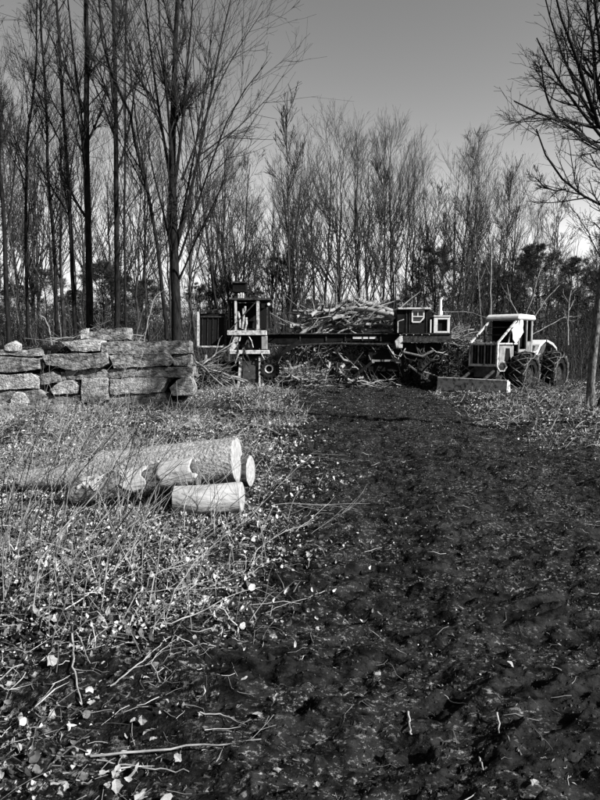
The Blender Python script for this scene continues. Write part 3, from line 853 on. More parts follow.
# ------------------------------------------------------------------ cable skidder
def skidder():
    ang = R(45)
    # local frame: +X = backwards along the machine, +Y = its far side, Z up
    root = empty('cable_skidder', (6.69, 20.1, -.06), R(90) - ang, 'old cable skidder with chained tyres, barred front guard and blade, parked beside the road', 'log skidder')
    # with this rotation local -X points left and towards the camera; near side is local -Y
    B = lambda: MB()
    near = -1
    # wheels
    for (x, y, ch) in ((0, -.86, True), (0, .86, True), (2.35, -.86, True), (2.35, .86, True)):
        wheel(root, (x, y, .67), .67, .46, 0, chains=ch, hub=.5)
    B().tube([(0, -.8, .67), (0, .8, .67)], .13, 10).tube([(2.35, -.8, .67), (2.35, .8, .67)], .13, 10).build('axle', M['rust'], root)
    m = B(); m.box((-1.1, -.36, .55), (.95, .36, .98)); m.box((-.2, -.5, .6), (.3, .5, .85)); m.build('front_frame', M['paint_dark'], root, bevel=.02)
    # hood and its side plates
    m = B(); m.box((-1.12, -.42, .95), (.05, .42, 1.62)); m.build('hood', M['paint_dark'], root, bevel=.04)
    for s in (-1, 1):
        m = B(); m.box((-.95, s * .43 - .012, 1.0), (.02, s * .43 + .012, 1.58)); sp = m.build('side_panel', M['paint'], root, bevel=.008)
        m = B(); m.prism([(-.62, 1.06), (-.2, 1.06), (-.28, 1.5), (-.55, 1.5)], s * .447 - .006, s * .447 + .006); m.build('louvre', M['black'], sp)
    # front guard
    m = B(); m.box((-1.20, -.47, .92), (-1.12, .47, 1.0)); m.box((-1.20, -.47, 1.60), (-1.10, .47, 1.67)); m.box((-1.2, -.50, .92), (-1.1, -.44, 1.67)); m.box((-1.2, .44, .92), (-1.1, .50, 1.67)); m.build('guard_frame', M['worn'], root, bevel=.008)
    for k in range(8):
        y = -.385 + k * .11
        B().bar((-1.18, y, .98), (-1.18, y, 1.62), .035).build('grille_bar', M['paint'] if k % 2 else M['rust'], root)
    m = B(); m.box((-1.14, -.40, 1.0), (-1.125, .40, 1.6)); m.build('radiator', M['black'], root)
    # sloping guard rails from the grille up to the cab roof
    for y in (-.47, .47):
        B().bar((-1.15, y, 1.66), (.12, y, 2.42), .05).build('guard_rail', M['worn'], root)
        B().bar((-1.15, y, 1.645), (.25, y, 1.645), .05).build('guard_rail', M['worn'], root)
    for t in (.35, .68):
        B().bar((-1.15 + 1.27 * t, -.46, 1.66 + .76 * t), (-1.15 + 1.27 * t, .46, 1.66 + .76 * t), .035).build('cross_rail', M['rust'], root)
    B().bar((-.45, -.47, 1.66), (-.2, -.47, 2.22), .035).build('cross_rail', M['worn'], root)
    B().bar((.1, -.46, 2.44), (.1, .46, 2.44), .05).build('cross_rail', M['worn'], root)
    # cab
    cx0, cx1, cy = .18, 1.22, .50
    m = B(); m.box((cx0, -cy, .95), (cx1, cy, 1.02)); m.build('cab_floor', M['paint_dark'], root)
    for (x, y, w) in ((cx0 + .04, -cy, .07), (cx0 + .04, cy, .07), (cx1 - .05, -cy, .12), (cx1 - .05, cy, .12), (.78, -cy, .07), (.78, cy, .07)):
        m = B(); m.box((x - w / 2, y - .03, 1.0), (x + w / 2, y + .03, 2.47)); m.build('cab_post', M['paint'], root, bevel=.008)
    m = B(); m.prism([(.02, 2.43), (cx1 + .08, 2.43), (cx1 + .10, 2.50), (cx1 + .02, 2.60), (.16, 2.62), (.02, 2.52)], -cy - .09, cy + .09); m.build('cab_roof', M['white'], root, bevel=.035)
    m = B(); m.box((.815, -cy - .012, 1.0), (cx1 - .11, -cy + .012, 1.72)); m.build('rear_side_panel', M['paint'], root)
    m = B(); m.box((cx0 + .08, -cy - .014, 1.0), (.745, -cy + .010, 1.46)); dr = m.build('door_panel', M['paint'], root, bevel=.006)
    m = B(); m.bar((.66, -cy - .03, 1.28), (.66, -cy - .03, 1.42), .02); m.build('handle', M['black'], dr)
    m = B(); m.box((cx1 - .03, -cy + .03, 1.0), (cx1, cy - .03, 1.55)); m.build('rear_wall', M['paint_dark'], root)
    m = B(); m.box((cx0 + .1, cy - .05, 1.0), (cx1 - .05, cy - .03, 2.42)); m.build('far_side_dark_fill', M['screen'], root)  # dark sheet added so the inside of the cab reads as shaded
    m = B(); m.box((cx1 - .06, -cy + .05, 1.5), (cx1 - .045, cy - .05, 2.42)); m.build('rear_dark_fill', M['screen'], root)  # added dark sheet closing the cab back, stands for the shade inside
    for y in (-.35, -.12, .12, .35): B().bar((cx1 - .02, y, 1.55), (cx1 - .02, y, 2.43), .025).build('rear_bar', M['rust'], root)
    m = B(); m.box((.62, -.24, 1.05), (1.05, .24, 1.4)); m.box((.98, -.24, 1.4), (1.08, .24, 1.95)); m.build('seat', M['black'], root, bevel=.04)
    m = B(); m.tube([(.22, 0, 1.35), (.42, 0, 1.62)], .02, 6); 
    pts = [Vector((.42, 0, 1.62)) + Vector((.10 * math.cos(a), .19 * math.sin(a), -.10 * math.cos(a) * .6)) for a in [k * math.pi / 8 for k in range(17)]]
    m.tube(pts, .016, 5); m.build('steering_wheel', M['black'], root)
    # tank and step
    m = B(); m.prism([(.05, .86), (.72, .86), (.95, 1.0), (.95, 1.04), (.0, 1.04)], -.74, -.50); m.build('step', M['paint_dark'], root, bevel=.01)
    # front lamp in a six-sided guard, near side
    L = B(); L.lathe([(.17, -.05), (.19, 0), (.17, .06), (.13, .06), (.13, -.03), (.17, -.05)], 6, axis='Y')
    o = L.build('headlight_guard', M['worn'], root); o.location = (-1.02, -.56, .92); o.rotation_euler = (0, 0, R(-38))
    L = B(); L.lathe([(.001, .0), (.13, .01), (.13, .05), (.001, .06)], 16, axis='Y'); lo = L.build('headlight', M['glass'], o)
    m = B(); m.tube([(-.75, .18, 1.6), (-.75, .18, 2.1), (-.68, .18, 2.2)], [.045, .045, .04], 8); m.build('exhaust_pipe', M['rust'], root)
    # blade
    prof = [(-2.02, .04), (-1.94, .14), (-1.90, .30), (-1.91, .50), (-1.86, .50), (-1.85, .30), (-1.89, .14), (-1.97, .04)]
    bl = B().prism(prof, -1.18, 1.18).build('blade', M['worn'], root)
    B().box((-1.93, -1.2, .50), (-1.82, 1.2, .56)).build('blade_rail', M['worn'], bl, bevel=.01)
    B().box((-2.05, -1.2, -.02), (-1.97, 1.2, .045)).build('cutting_edge', M['white'], bl)
    for y in (-1.17, 1.17): B().prism([(-1.97, .02), (-1.66, .02), (-1.72, .5), (-1.9, .54)], y - .025, y + .025).build('blade_end', M['worn'], bl)
    for y in (-.62, .62):
        B().bar((-1.85, y, .3), (-.6, y * .62, .62), .10, .12).build('blade_arm', M['rust'], root)
        B().tube([(-1.84, y * .6, .52), (-1.0, y * .6, .85)], .05, 8).build('blade_ram', M['rust'], root)
    # rear frame, winch, arch
    m = B(); m.box((.95, -.30, .6), (3.1, .30, 1.0)); m.build('rear_frame', M['paint_dark'], root, bevel=.02)
    w = B(); w.lathe([(.001, -.3), (.30, -.3), (.30, -.26), (.17, -.26), (.17, .26), (.30, .26), (.30, .3), (.001, .3)], 20); o = w.build('winch_drum', M['rust'], root); o.location = (1.9, 0, 1.28)
    m = B()
    m.prism([(1.55, 1.02), (2.05, 1.62), (2.5, 1.78), (3.05, 1.66), (3.05, 1.60), (2.5, 1.71), (2.1, 1.54), (1.65, 1.0)], -.45, .45)
    m.build('arch_cover', M['white'], root, bevel=.015)
    m = B(); m.prism([(2.50, 1.79), (3.05, 1.67), (3.38, 1.50), (3.40, 1.36), (3.3, 1.44), (3.0, 1.58), (2.5, 1.70)], -.5, .5); m.build('rear_fender', M['worn'], root, bevel=.01)
    for y in (-.47, .47):
        m = B(); m.prism([(1.72, 1.12), (2.1, 1.56), (2.45, 1.66), (2.35, 1.44), (2.05, 1.2)], y - .015, y + .015); m.build('arch_plate', M['paint_dark'], root)
        B().bar((.95, y, 1.22), (1.75, y, 1.42), .05).build('arch_brace', M['worn'], root)
        B().bar((1.0, y, 1.05), (2.0, y, 1.30), .045).build('arch_brace', M['paint'], root)
        B().bar((2.95, y * .8, .9), (3.1, y * .8, 1.62), .09, .07).build('arch_leg', M['rust'], root)
    m = B(); m.box((3.05, -.55, .35), (3.15, .55, 1.05)); m.build('butt_plate', M['rust'], root, bevel=.01)
    m = B(); m.tube([(3.1, -.4, 1.5), (3.1, .4, 1.5)], .07, 10); m.build('fairlead_roller', M['chain'], root)
    for s in (-1, 1):
        pts = [(-.1, s * .5, .95), (.4, s * .62, 1.0), (.9, s * .6, .92), (1.3, s * .5, .8)]
        B().tube(pts, .022, 6).build('hose', M['rubber'], root)
    return root
sk = skidder()

# torn white sheet hanging in the skidder's windscreen opening
def sheet():
    nx, nz = 14, 14
    V, Fc = [], []
    for i in range(nx + 1):
        for k in range(nz + 1):
            u, v = i / nx, k / nz
            x = -.42 + .86 * u + .03 * math.sin(v * 7)
            top = min(2.42, 1.66 + .60 * (x + 1.12))
            z = top - v * (.62 - .22 * u + .07 * math.sin(u * 15)) * (.75 if u < .2 else 1)
            y = -.53 - .035 * math.sin(u * 16 + v * 3) - .05 * v
            x = x + .12 * v
            V.append((x, y, z))
    for i in range(nx):
        for k in range(nz):
            if (i in (5, 6) and k > 7) or (i > 11 and k > 5) or (i < 2 and k > 9): continue
            Fc.append((i * (nz + 1) + k, i * (nz + 1) + k + 1, (i + 1) * (nz + 1) + k + 1, (i + 1) * (nz + 1) + k))
    me = bpy.data.meshes.new('sheet'); me.from_pydata(V, [], Fc); me.polygons.foreach_set('use_smooth', [True] * len(me.polygons))
    o = link('plastic_sheet', me, M['cloth'])
    mod = o.modifiers.new('t', 'SOLIDIFY'); mod.thickness = .004
    o.location = sk.location; o.rotation_euler = sk.rotation_euler
    tag(o, 'torn white sheet hanging across the front of the skidder cab', 'sheet')
sheet()

# ------------------------------------------------------------------ log slasher on a trailer, centre
def slasher():
    Y0 = 21.5; s = F / Y0
    ox = at(400, 345, Y0).x
    root = empty('log_slasher', (ox, Y0, 0), R(-3), 'dark trailer-mounted log slasher with a small operator cab and a long low boom', 'log slasher')
    X = lambda px: (px - 400) / s
    Z = lambda py: at(400, py, Y0).z
    B = MB
    # deck beam under the cab
    m = B(); m.box((X(401), -.45, Z(342)), (X(448), -.37, Z(333.6))); m.box((X(401), -.50, Z(334.4)), (X(448), -.30, Z(333.4))); m.box((X(401), -.50, Z(342.4)), (X(448), -.30, Z(341.4))); m.build('deck_beam', M['rust'], root)
    m = B(); m.box((X(401), -.36, Z(342)), (X(448), 1.1, Z(334.5))); m.build('deck', M['black'], root)
    m = B(); m.prism([(X(401), Z(333.6)), (X(401), Z(348)), (X(395), Z(348)), (X(393.5), Z(341))], -.46, -.3); m.build('deck_knuckle', M['worn'], root, bevel=.01)
    # cab: frame of panels, with a four-pane window
    x0, x1, z0, z1 = X(395.5), X(427), Z(333), Z(310.3)
    m = B(); m.box((x0, -.36, z0), (X(402), .75, z1)); m.build('cab_corner', M['black'], root, bevel=.01)
    m = B(); m.box((X(402), -.36, z0), (X(409.6), -.33, z1)); m.build('cab_panel', M['black'], root)
    m = B(); m.box((X(421.4), -.36, z0), (x1, -.33, z1)); m.build('cab_panel', M['black'], root)
    m = B(); m.box((X(409.6), -.36, z0), (X(421.4), -.33, Z(323))); m.build('cab_panel', M['screen'], root)
    m = B(); m.box((X(409.6), -.36, Z(311.6)), (X(421.4), -.33, z1)); m.build('cab_panel', M['black'], root)
    m = B(); m.box((x1 - .03, -.33, z0), (x1, .75, z1)); m.build('cab_panel', M['black'], root)
    m = B(); m.box((x0, .72, z0), (x1, .75, z1)); m.build('cab_panel', M['black'], root)
    m = B(); m.box((X(396), -.48, z1 + .005), (X(427.6), .85, Z(308.4))); m.build('cab_roof', M['worn'], root, bevel=.01)
    m = B()
    w = [(410.3, 311.2), (421.3, 311.2), (421.3, 318.5), (417.8, 322.4), (410.3, 322.4)]
    for i in range(5):
        a, b = w[i], w[(i + 1) % 5]; m.bar((X(a[0]), -.375, Z(a[1])), (X(b[0]), -.375, Z(b[1])), .045, .045)
    fr = m.build('window', M['white'], root)
    B().bar((X(410.5), -.375, Z(317)), (X(421), -.375, Z(317)), .035).bar((X(415.6), -.377, Z(311.5)), (X(415.6), -.377, Z(317)), .03).build('glazing_bar', M['white'], fr)
    m = B(); m.prism([(X(a), Z(b)) for a, b in w], -.35, -.345); m.build('pane', M['glass'], fr)
    for px in (404.6, 407.8, 424): B().bar((X(px), -.372, z0), (X(px), -.372, z1), .022).build('cab_stiffener', M['rust'], root)
    m = B(); m.box((X(427.6), -.40, z0), (X(428.8), -.3, Z(320))); m.build('grab_rail', M['white'], root)
    # white framed engine box
    bx0, bx1, bz0, bz1 = X(431), X(446.3), Z(333.2), Z(317.6)
    m = B(); t = .085
    m.box((bx0, -.42, bz0), (bx0 + t * 1.5, -.34, bz1)); m.box((bx1 - t, -.42, bz0), (bx1, -.34, bz1)); m.box((bx0 + t * 1.5, -.42, bz1 - t), (bx1 - t, -.34, bz1)); m.box((bx0 + t * 1.5, -.42, bz0), (bx1 - t, -.34, bz0 + t * .7))
    m.build('engine_box_frame', M['white'], root, bevel=.006)
    m = B(); m.box((bx0 + .01, -.33, bz0), (bx1 - .01, .7, bz1 - .01)); m.build('engine_box', M['black'], root)
    m = B(); m.box((bx0 - .02, -.45, bz1 + .004), (bx1 + .02, .75, bz1 + .05)); m.build('engine_lid', M['white'], root, bevel=.01)
    m = B(); m.tube([(X(439.5), .1, bz1), (X(439.5), .1, Z(305)), (X(439.5), .1, Z(300)), (X(441.5), .1, Z(297.5))], [.055, .055, .05, .045], 10); m.tube([(X(439.5), .1, bz1 + .1), (X(439.5), .1, Z(311))], .085, 10); m.build('exhaust_stack', M['white'], root)
    m = B(); m.tube([(X(433), .1, bz1), (X(433), .1, Z(313.5))], .06, 8); m.tube([(X(433), .1, Z(313.5)), (X(433), .1, Z(312.3))], .10, 8); m.build('air_cleaner', M['rust'], root)
    # long boom to the left
    m = B(); m.prism([(X(268), Z(334.5)), (X(318), Z(333.5)), (X(398), Z(333)), (X(398), Z(341)), (X(345), Z(341.5)), (X(300), Z(346)), (X(268), Z(343))], -.1, .35); bm_ = m.build('boom', M['black'], root, bevel=.02)
    m = B(); m.box((X(268), -.2, Z(334.2)), (X(402), -.05, Z(333.2))); m.build('boom_flange', M['rust'], bm_)
    m = B(); m.tube([(X(270), -.25, Z(346.5)), (X(336), -.25, Z(343.5)), (X(394), -.25, Z(344.5))], .035, 6); m.build('hydraulic_line', M['rust'], root)
    # pale painted lettering plates, too worn to read
    m = B(); m.box((X(353), -.128, Z(338.8)), (X(368), -.115, Z(336.4))); m.build('nameplate', M['white'], root)
    m = B(); m.box((X(369.3), -.128, Z(338.8)), (X(376), -.115, Z(336.4))); m.build('nameplate', M['white'], root)
    # chassis
    m = B(); m.box((X(368), -.1, Z(372)), (X(428), .9, Z(349.5))); m.build('chassis', M['black'], root, bevel=.03)
    m = B(); m.box((X(400), -.2, Z(352)), (X(440), .2, Z(343))); m.build('turntable', M['black'], root, bevel=.03)
    m = B(); m.box((X(372), -.22, Z(361.4)), (X(395), -.12, Z(359.6))); m.build('tail_bar', M['paint'], root)
    for a, b in ((371.5, 374.3), (394.5, 400.5)):
        m = B(); m.box((X(a), -.25, Z(363)), (X(b), -.13, Z(359.5))); m.build('reflector', M['paint'], root, bevel=.008)
    m = B(); m.bar((X(352), -.3, Z(378)), (X(372), -.2, Z(362)), .10); m.build('outrigger', M['black'], root)
    wheel(root, (X(415), .05, .46), .48, .26, R(18), hub=.58, rimm='black')
    wheel(root, (X(425), -.25, .48), .50, .26, R(40), hub=.55, rimm='rust')
    wheel(root, (X(386), .2, .46), .48, .26, R(10), hub=.58, rimm='black')
    B().bar((X(407), -.5, Z(364.5)), (X(427), -.75, Z(380)), .05).build('drawbar', M['branchwood'], root)
    rs_ = random.Random(3)
    for k in range(9):
        a_ = rs_.uniform(370, 440); b_ = a_ + rs_.uniform(8, 26); t_ = rs_.uniform(342, 350); dz = rs_.uniform(4, 16)
        B().tube([(X(a_), -.34, Z(t_)), (X((a_ * .7 + b_ * .3)), -.42, Z(t_ + dz * .8)), (X((a_ * .3 + b_ * .7)), -.42, Z(t_ + dz)), (X(b_), -.34, Z(t_ + 3))], .018, 5).build('hose', M['paint_dark' if k % 3 else 'worn'], root)
    B().tube([(X(402), -.4, Z(352)), (X(420), -.42, Z(356)), (X(432), -.4, Z(350))], .045, 8).build('hydraulic_ram', M['chain'], root)
    for z_ in (372, 366, 360, 354): B().bar((X(440), -.4, Z(z_)), (X(446), -.4, Z(z_)), .03).build('ladder_rung', M['worn'], root)
    for x_ in (440, 446): B().bar((X(x_), -.4, Z(376)), (X(x_), -.4, Z(343)), .035).build('ladder_rail', M['rust'], root)
    for x_ in (300, 326, 345, 362, 380): B().box((X(x_), -.135, Z(341)), (X(x_ + 1.2), -.10, Z(334.5))).build('boom_rib', M['rust'], root)
    B().tube([(X(396), -.5, Z(333)), (X(396), -.5, Z(322)), (X(402), -.5, Z(320))], .02, 5).build('handrail', M['worn'], root)
    for x_ in (398, 404, 411, 419, 426): B().box((X(x_), -.52, Z(335.2)), (X(x_ + .7), -.5, Z(334.6))).build('bolt', M['white'], root)
    return root
slasher()

# ------------------------------------------------------------------ old knuckle-boom loader stand on the left
def loader():
    Y0 = 20.0; s = F / Y0
    root = empty('old_loader', (at(248, 345, Y0).x, Y0, .05), 0, 'rusty old loader stand with an open cab frame, a mesh-screened box and a pale-edged pedestal', 'log loader')
    X = lambda px: (px - 248) / s
    Z = lambda py: at(248, py, Y0).z - .05
    B = MB
    # pedestal with pale edges
    m = B(); m.box((X(241), -.3, Z(388)), (X(259.5), .45, Z(356))); m.build('pedestal', M['rust'], root, bevel=.02)
    m = B(); m.prism([(X(238), Z(389)), (X(240.5), Z(356)), (X(243.2), Z(356)), (X(241.2), Z(376)), (X(240), Z(389))], -.38, -.31); m.build('pedestal_edge', M['worn'], root)
    m = B(); m.box((X(259.3), -.38, Z(387)), (X(260.8), -.31, Z(356))); m.build('pedestal_edge', M['worn'], root)
    m = B(); m.box((X(240), -.5, Z(389.5)), (X(265), .5, Z(386.2))); m.build('base_plate', M['worn'], root, bevel=.01)
    m = B(); m.box((X(247), -.42, Z(387)), (X(249), -.34, Z(384))); m.build('bolt', M['rust'], root)
    # cross beams
    m = B(); m.box((X(229), -.5, Z(335.5)), (X(267.5), -.3, Z(330.8))); m.build('upper_beam', M['worn'], root, bevel=.015)
    m = B(); m.box((X(231), -.48, Z(354)), (X(270), -.32, Z(350))); m.build('lower_beam', M['worn'], root, bevel=.015)
    m = B(); m.prism([(X(231), Z(350)), (X(236), Z(337)), (X(240), Z(337)), (X(239), Z(345)), (X(234), Z(351))], -.46, -.34); m.build('gusset', M['worn'], root)
    m = B(); m.box((X(262), -.46, Z(349.5)), (X(268), -.3, Z(336))); m.build('gusset', M['paint'], root, bevel=.02)
    m = B(); m.box((X(238), -.28, Z(356)), (X(264), .5, Z(330))); m.build('swing_body', M['black'], root, bevel=.03)
    m = B(); m.box((X(228), -.3, Z(331)), (X(269), .7, Z(328.6))); m.build('cab_floor', M['rust'], root)
    # cab frame
    z0, z1 = Z(330.8), Z(300.4)
    for (px, y, w, mt) in ((231.5, -.32, .10, 'black'), (237.5, -.42, .07, 'worn'), (259, -.42, .09, 'worn'), (268, -.38, .05, 'rust'), (231.5, .6, .07, 'black'), (268, .6, .07, 'black')):
        m = B(); m.box((X(px) - w / 2, y - .03, z0), (X(px) + w / 2, y + .03, z1)); m.build('cab_post', M[mt], root)
    m = B(); m.bar((X(229.5), -.3, Z(311)), (X(232.3), -.3, Z(298.5)), .06); m.build('cab_post', M['worn'], root)
    m = B(); m.box((X(231), -.48, Z(301.2)), (X(272), .72, Z(299.2))); m.build('cab_roof', M['rust'], root, bevel=.01)
    m = B(); m.box((X(262), -.40, Z(309)), (X(271.8), -.25, Z(302))); m.build('light_box', M['black'], root, bevel=.01)
    m = B(); m.lathe([(.001, -.02), (.05, -.02), (.05, .03), (.001, .03)], 12); o = m.build('work_light', M['white'], root); o.location = (X(269.6), -.43, Z(305))
    m = B(); m.box((X(232.5), .5, z0), (X(267), .54, Z(302))); m.build('rear_panel', M['screen'], root)
    m = B(); m.box((X(240), -.05, Z(330)), (X(254), .4, Z(322))); m.box((X(240), .35, Z(322)), (X(254), .45, Z(309))); m.build('seat', M['black'], root, bevel=.04)
    for a, b, c, d in ((243.5, 329, 244.5, 309), (241, 328, 239.6, 312), (246, 330, 247.5, 318), (244.5, 315, 246.4, 307)):
        B().tube([(X(a), -.33, Z(b)), (X((a + c) / 2) + .03, -.36, Z((b + d) / 2)), (X(c), -.33, Z(d))], .035, 6).build('control_lever', M['worn'], root)
    # box on the roof
    m = B(); m.box((X(233.5), -.2, Z(293)), (X(247.5), .3, Z(282.8))); m.build('roof_box', M['black'], root, bevel=.02)
    m = B(); m.box((X(232.8), -.25, Z(283.6)), (X(248.2), .35, Z(282.2))); m.build('roof_box_lid', M['rust'], root)
    m = B(); m.box((X(235), -.1, Z(299.2)), (X(237.4), .1, Z(293))); m.box((X(244), -.1, Z(299.2)), (X(246), .1, Z(293))); m.build('roof_bracket', M['rust'], root)
    for px in (239.5, 242, 244): B().tube([(X(px), -.22, Z(299.3)), (X(px + .4), -.24, Z(296)), (X(px + .1), -.22, Z(293.5 + .5 * (px % 2)))], .03, 6).build('hose_fitting', M['worn'], root)
    # screened box at the left
    x0, x1, zb, zt = X(199.5), X(230), Z(346.5), Z(313)
    m = B(); m.box((x0 + .03, -.15, zb), (x1, .6, zt - .02)); m.build('side_box', M['screen'], root)
    B().bar((x0, -.22, zb), (x0 + .02, -.22, zt + .03), .07).build('box_edge', M['worn'], root)
    B().bar((x0, -.22, zb), (x1, -.22, zb), .05).build('box_edge', M['worn'], root)
    B().bar((x0, -.22, zt), (x1, -.22, Z(308)), .04).build('box_edge', M['rust'], root)
    B().bar((X(226.5), -.2, zb), (X(226.5), -.2, Z(317)), .07).build('box_edge', M['rust'], root)
    B().bar((x0 + .1, -.19, Z(317)), (x1, -.19, Z(317)), .03).build('box_edge', M['rust'], root)
    # spare wheel at the right of the pedestal
    wheel(root, (X(269.5), -.25, Z(369)), .295, .2, R(8), hub=.56, lugs=14, rimm='black')
    m = B(); m.lathe([(.10, -.02), (.14, -.03), (.14, .02), (.10, .02), (.10, -.02)], 20); o = m.build('wheel_hub_ring', M['worn'], root); o.location = (X(269.3), -.33, Z(368.5))
    B().bar((X(264), -.2, Z(388)), (X(262), -.2, Z(378)), .08).build('foot', M['worn'], root)
    B().bar((X(265), .2, Z(365)), (X(300), .4, Z(341)), .14).build('boom_stub', M['black'], root)
    rs_ = random.Random(4)
    for k in range(10):
        a_ = rs_.uniform(236, 262); t_ = rs_.uniform(332, 352)
        B().tube([(X(a_), -.36, Z(t_)), (X(a_ + rs_.uniform(-5, 5)), -.52, Z(t_ + 7)), (X(a_ + rs_.uniform(-8, 8)), -.45, Z(t_ + rs_.uniform(8, 18)))], .02, 5).build('hose', M['rust' if k % 3 else 'worn'], root)
    for k in range(5):
        a_ = 203 + k * 5.2
        B().bar((X(a_), -.17, Z(345)), (X(a_ + 1), -.17, Z(317)), .012).build('screen_wire', M['rust'], root)
    B().bar((X(231), -.45, Z(331)), (X(258), -.44, Z(302)), .03).build('brace', M['rust'], root)
    for a_, b_ in ((242, 359), (256, 359), (242, 383), (256, 383), (249, 371)): B().box((X(a_), -.325, Z(b_ + .6)), (X(a_ + 1.3), -.3, Z(b_ - .6))).build('bolt', M['worn'], root)
    B().prism([(X(243), Z(380)), (X(257), Z(378)), (X(256), Z(366)), (X(250), Z(362)), (X(244), Z(367))], -.315, -.30).build('patch_plate', M['paint_dark'], root)
    m = B(); m.box((X(203), .1, Z(386)), (X(238), .6, Z(362))); m.build('undercarriage', M['black'], root, bevel=.04)
    B().bar((X(214), 0, Z(366)), (X(238), -.02, Z(366.5)), .05).build('track_rail', M['rust'], root)
loader()

# ------------------------------------------------------------------ brush piles: branches and limbs one by one, plus fine twigs
stick_meshes = []
for k in range(12):
    rnd = np.random.default_rng(900 + k)
    K = 9; L = 1.0
    P = np.zeros((1, K, 3)); P[0, :, 0] = np.linspace(-.5, .5, K)
    P[0, :, 1:] = np.cumsum(rnd.normal(0, .022, (K, 2)), 0); P[0, :, 1] += .06 * np.sin(np.linspace(0, 3, K)) * rnd.normal(); P[0, :, 2] += .05 * np.sin(np.linspace(0, 3, K)) * rnd.normal()
    Rr = np.linspace(.017, .008, K)[None]
    parts = [tubes(P, Rr, 6)]
    C, RC = grow(P, Rr, 2 + k % 3, .3, .9, .6, lambda t, L: L * .35, 4, .0, .08, .6, .003, rnd); parts.append(tubes(C, RC, 4))
    V, Fc = join(parts); me = np_mesh('branch', V, Fc, True); me.materials.append(M['branchwood']); stick_meshes.append(me)

def brush_pile(label, cx, cy, w, d, zfun, n, seed, lmin, lmax, tw, jumble=.25, thick=1.0, name='brush_pile', tilt=.13):
    """zfun(u,v): surface height of the heap, u,v in -1..1"""
    rs = random.Random(seed)
    root = empty(name, (cx, cy, 0), 0, label, 'brush pile')
    for i in range(n):
        u, v = rs.uniform(-1, 1), rs.uniform(-1, .6)
        L = rs.uniform(lmin, lmax)
        z = zfun(u, v) * (1 - .25 * rs.random() ** 2)
        o = link('branch', stick_meshes[rs.randrange(12)], None, root)
        o.location = (u * w, v * d, z)
        k = L * rs.uniform(.8, 1.6) * thick
        o.scale = (L, k, k)
        ex = (zfun(min(u + .2, 1), v) - zfun(max(u - .2, -1), v)) / (.4 * w)
        rz = rs.gauss(0, .35)
        if rs.random() < jumble: rz = rs.uniform(-1.5, 1.5)
        fl = rs.random() < .5
        o.rotation_euler = (rs.uniform(0, 6.28), (1 if fl else -1) * math.atan(ex) * .8 + rs.gauss(0, tilt), rz + (math.pi if fl else 0))
    rnd = np.random.default_rng(seed)
    N = tw
    u = rnd.uniform(-1.1, 1.1, N); v = rnd.uniform(-1, .8, N)
    z = np.array([zfun(a, b) for a, b in zip(np.clip(u, -1, 1), v)]) * rnd.uniform(.05, 1.03, N)
    K = 4; P = np.zeros((N, K, 3)); P[:, 0] = np.stack([u * w, v * d, z + .02], -1)
    D = nrm(rnd.normal(size=(N, 3)) * np.array([1, .7, .45]))
    L = rnd.uniform(.25, 1.1, N)[:, None]
    for k in range(1, K):
        P[:, k] = P[:, k - 1] + D * L / 3; D = nrm(D + rnd.normal(0, .22, (N, 3)))
    P[:, :, 2] = np.maximum(P[:, :, 2], .0)
    Rr = rnd.uniform(.006, .018, N)[:, None] * np.linspace(1, .5, K)[None]
    V, Fc = tubes(P, Rr, 3)
    o = link('twigs', np_mesh('twigs', V, Fc, True), M['slash'], root); o['kind'] = 'stuff'
    return root
M['slash'] = mat('slash_twigs', 0.02, 0.34, 3, .85, 0, island=.85)

c = at(352, 345, 23.3)
brush_pile('high heap of long bare limbs rising behind the slasher boom', c.x, 23.4, 1.6, .8, lambda u, v: .3 + 2.52 * (1 - .22 * abs(u) ** 2.5 + .05 * math.sin(u * 7)) * (1 - .2 * v * v), 135, 31, 1.6, 3.2, 2200, thick=1.35, tilt=.06)
c = at(322, 365, 22.4)
brush_pile('low wide tangle of slash under the slasher boom', c.x, 22.6, 2.0, .7, lambda u, v: .12 + 1.35 * (1 - .4 * abs(u) ** 2) * (.6 + .4 * v), 190, 32, .6, 2.4, 2400, jumble=.4, thick=1.5)
c = at(452, 360, 23.5)
brush_pile('loose tangle of thin branches between the engine box and the skidder', c.x, 23.2, 1.15, .8, lambda u, v: .2 + 1.7 * (1 - .3 * abs(u) ** 2), 80, 33, .8, 2.6, 1500, jumble=.6, thick=.8)
c = at(197, 365, 19.6)
brush_pile('spill of branches and vines at the foot of the screened box', c.x, 19.4, .7, .6, lambda u, v: .1 + .75 * (1 - .3 * abs(u) ** 2) , 55, 34, .7, 2.4, 1100, jumble=.4, thick=.8)
c = at(297, 375, 20.8)
brush_pile('scatter of short pale offcuts and twigs right of the spare wheel', c.x, 20.7, .7, .5, lambda u, v: .05 + .45 * (1 - .4 * abs(u)), 45, 35, .4, 1.1, 800, jumble=.7, thick=2.0)
c = at(540, 388, 19.0)
brush_pile('few broken sticks lying in the leaves against the skidder wheels', c.x, 18.9, .9, .35, lambda u, v: .08 + .12 * (1 - abs(u)), 22, 38, .3, 1.0, 260, jumble=.8, thick=.8)
c = at(368, 380, 22.2)
brush_pile('thin strewn layer of pale offcuts on the ground before the slasher wheels', c.x, 22.0, 2.3, .7, lambda u, v: .03 + .12 * (1 - abs(u)), 46, 37, .5, 1.8, 900, jumble=.35, thick=1.0)
c = at(105, 335, 16.4)
brush_pile('small heap of dead brush lying on top of the stone wall', c.x, 16.5, 1.1, .35, lambda u, v: 1.62 + .30 * (1 - abs(u + .1) ** 2), 26, 36, .4, 1.5, 420, jumble=.5, thick=.8)

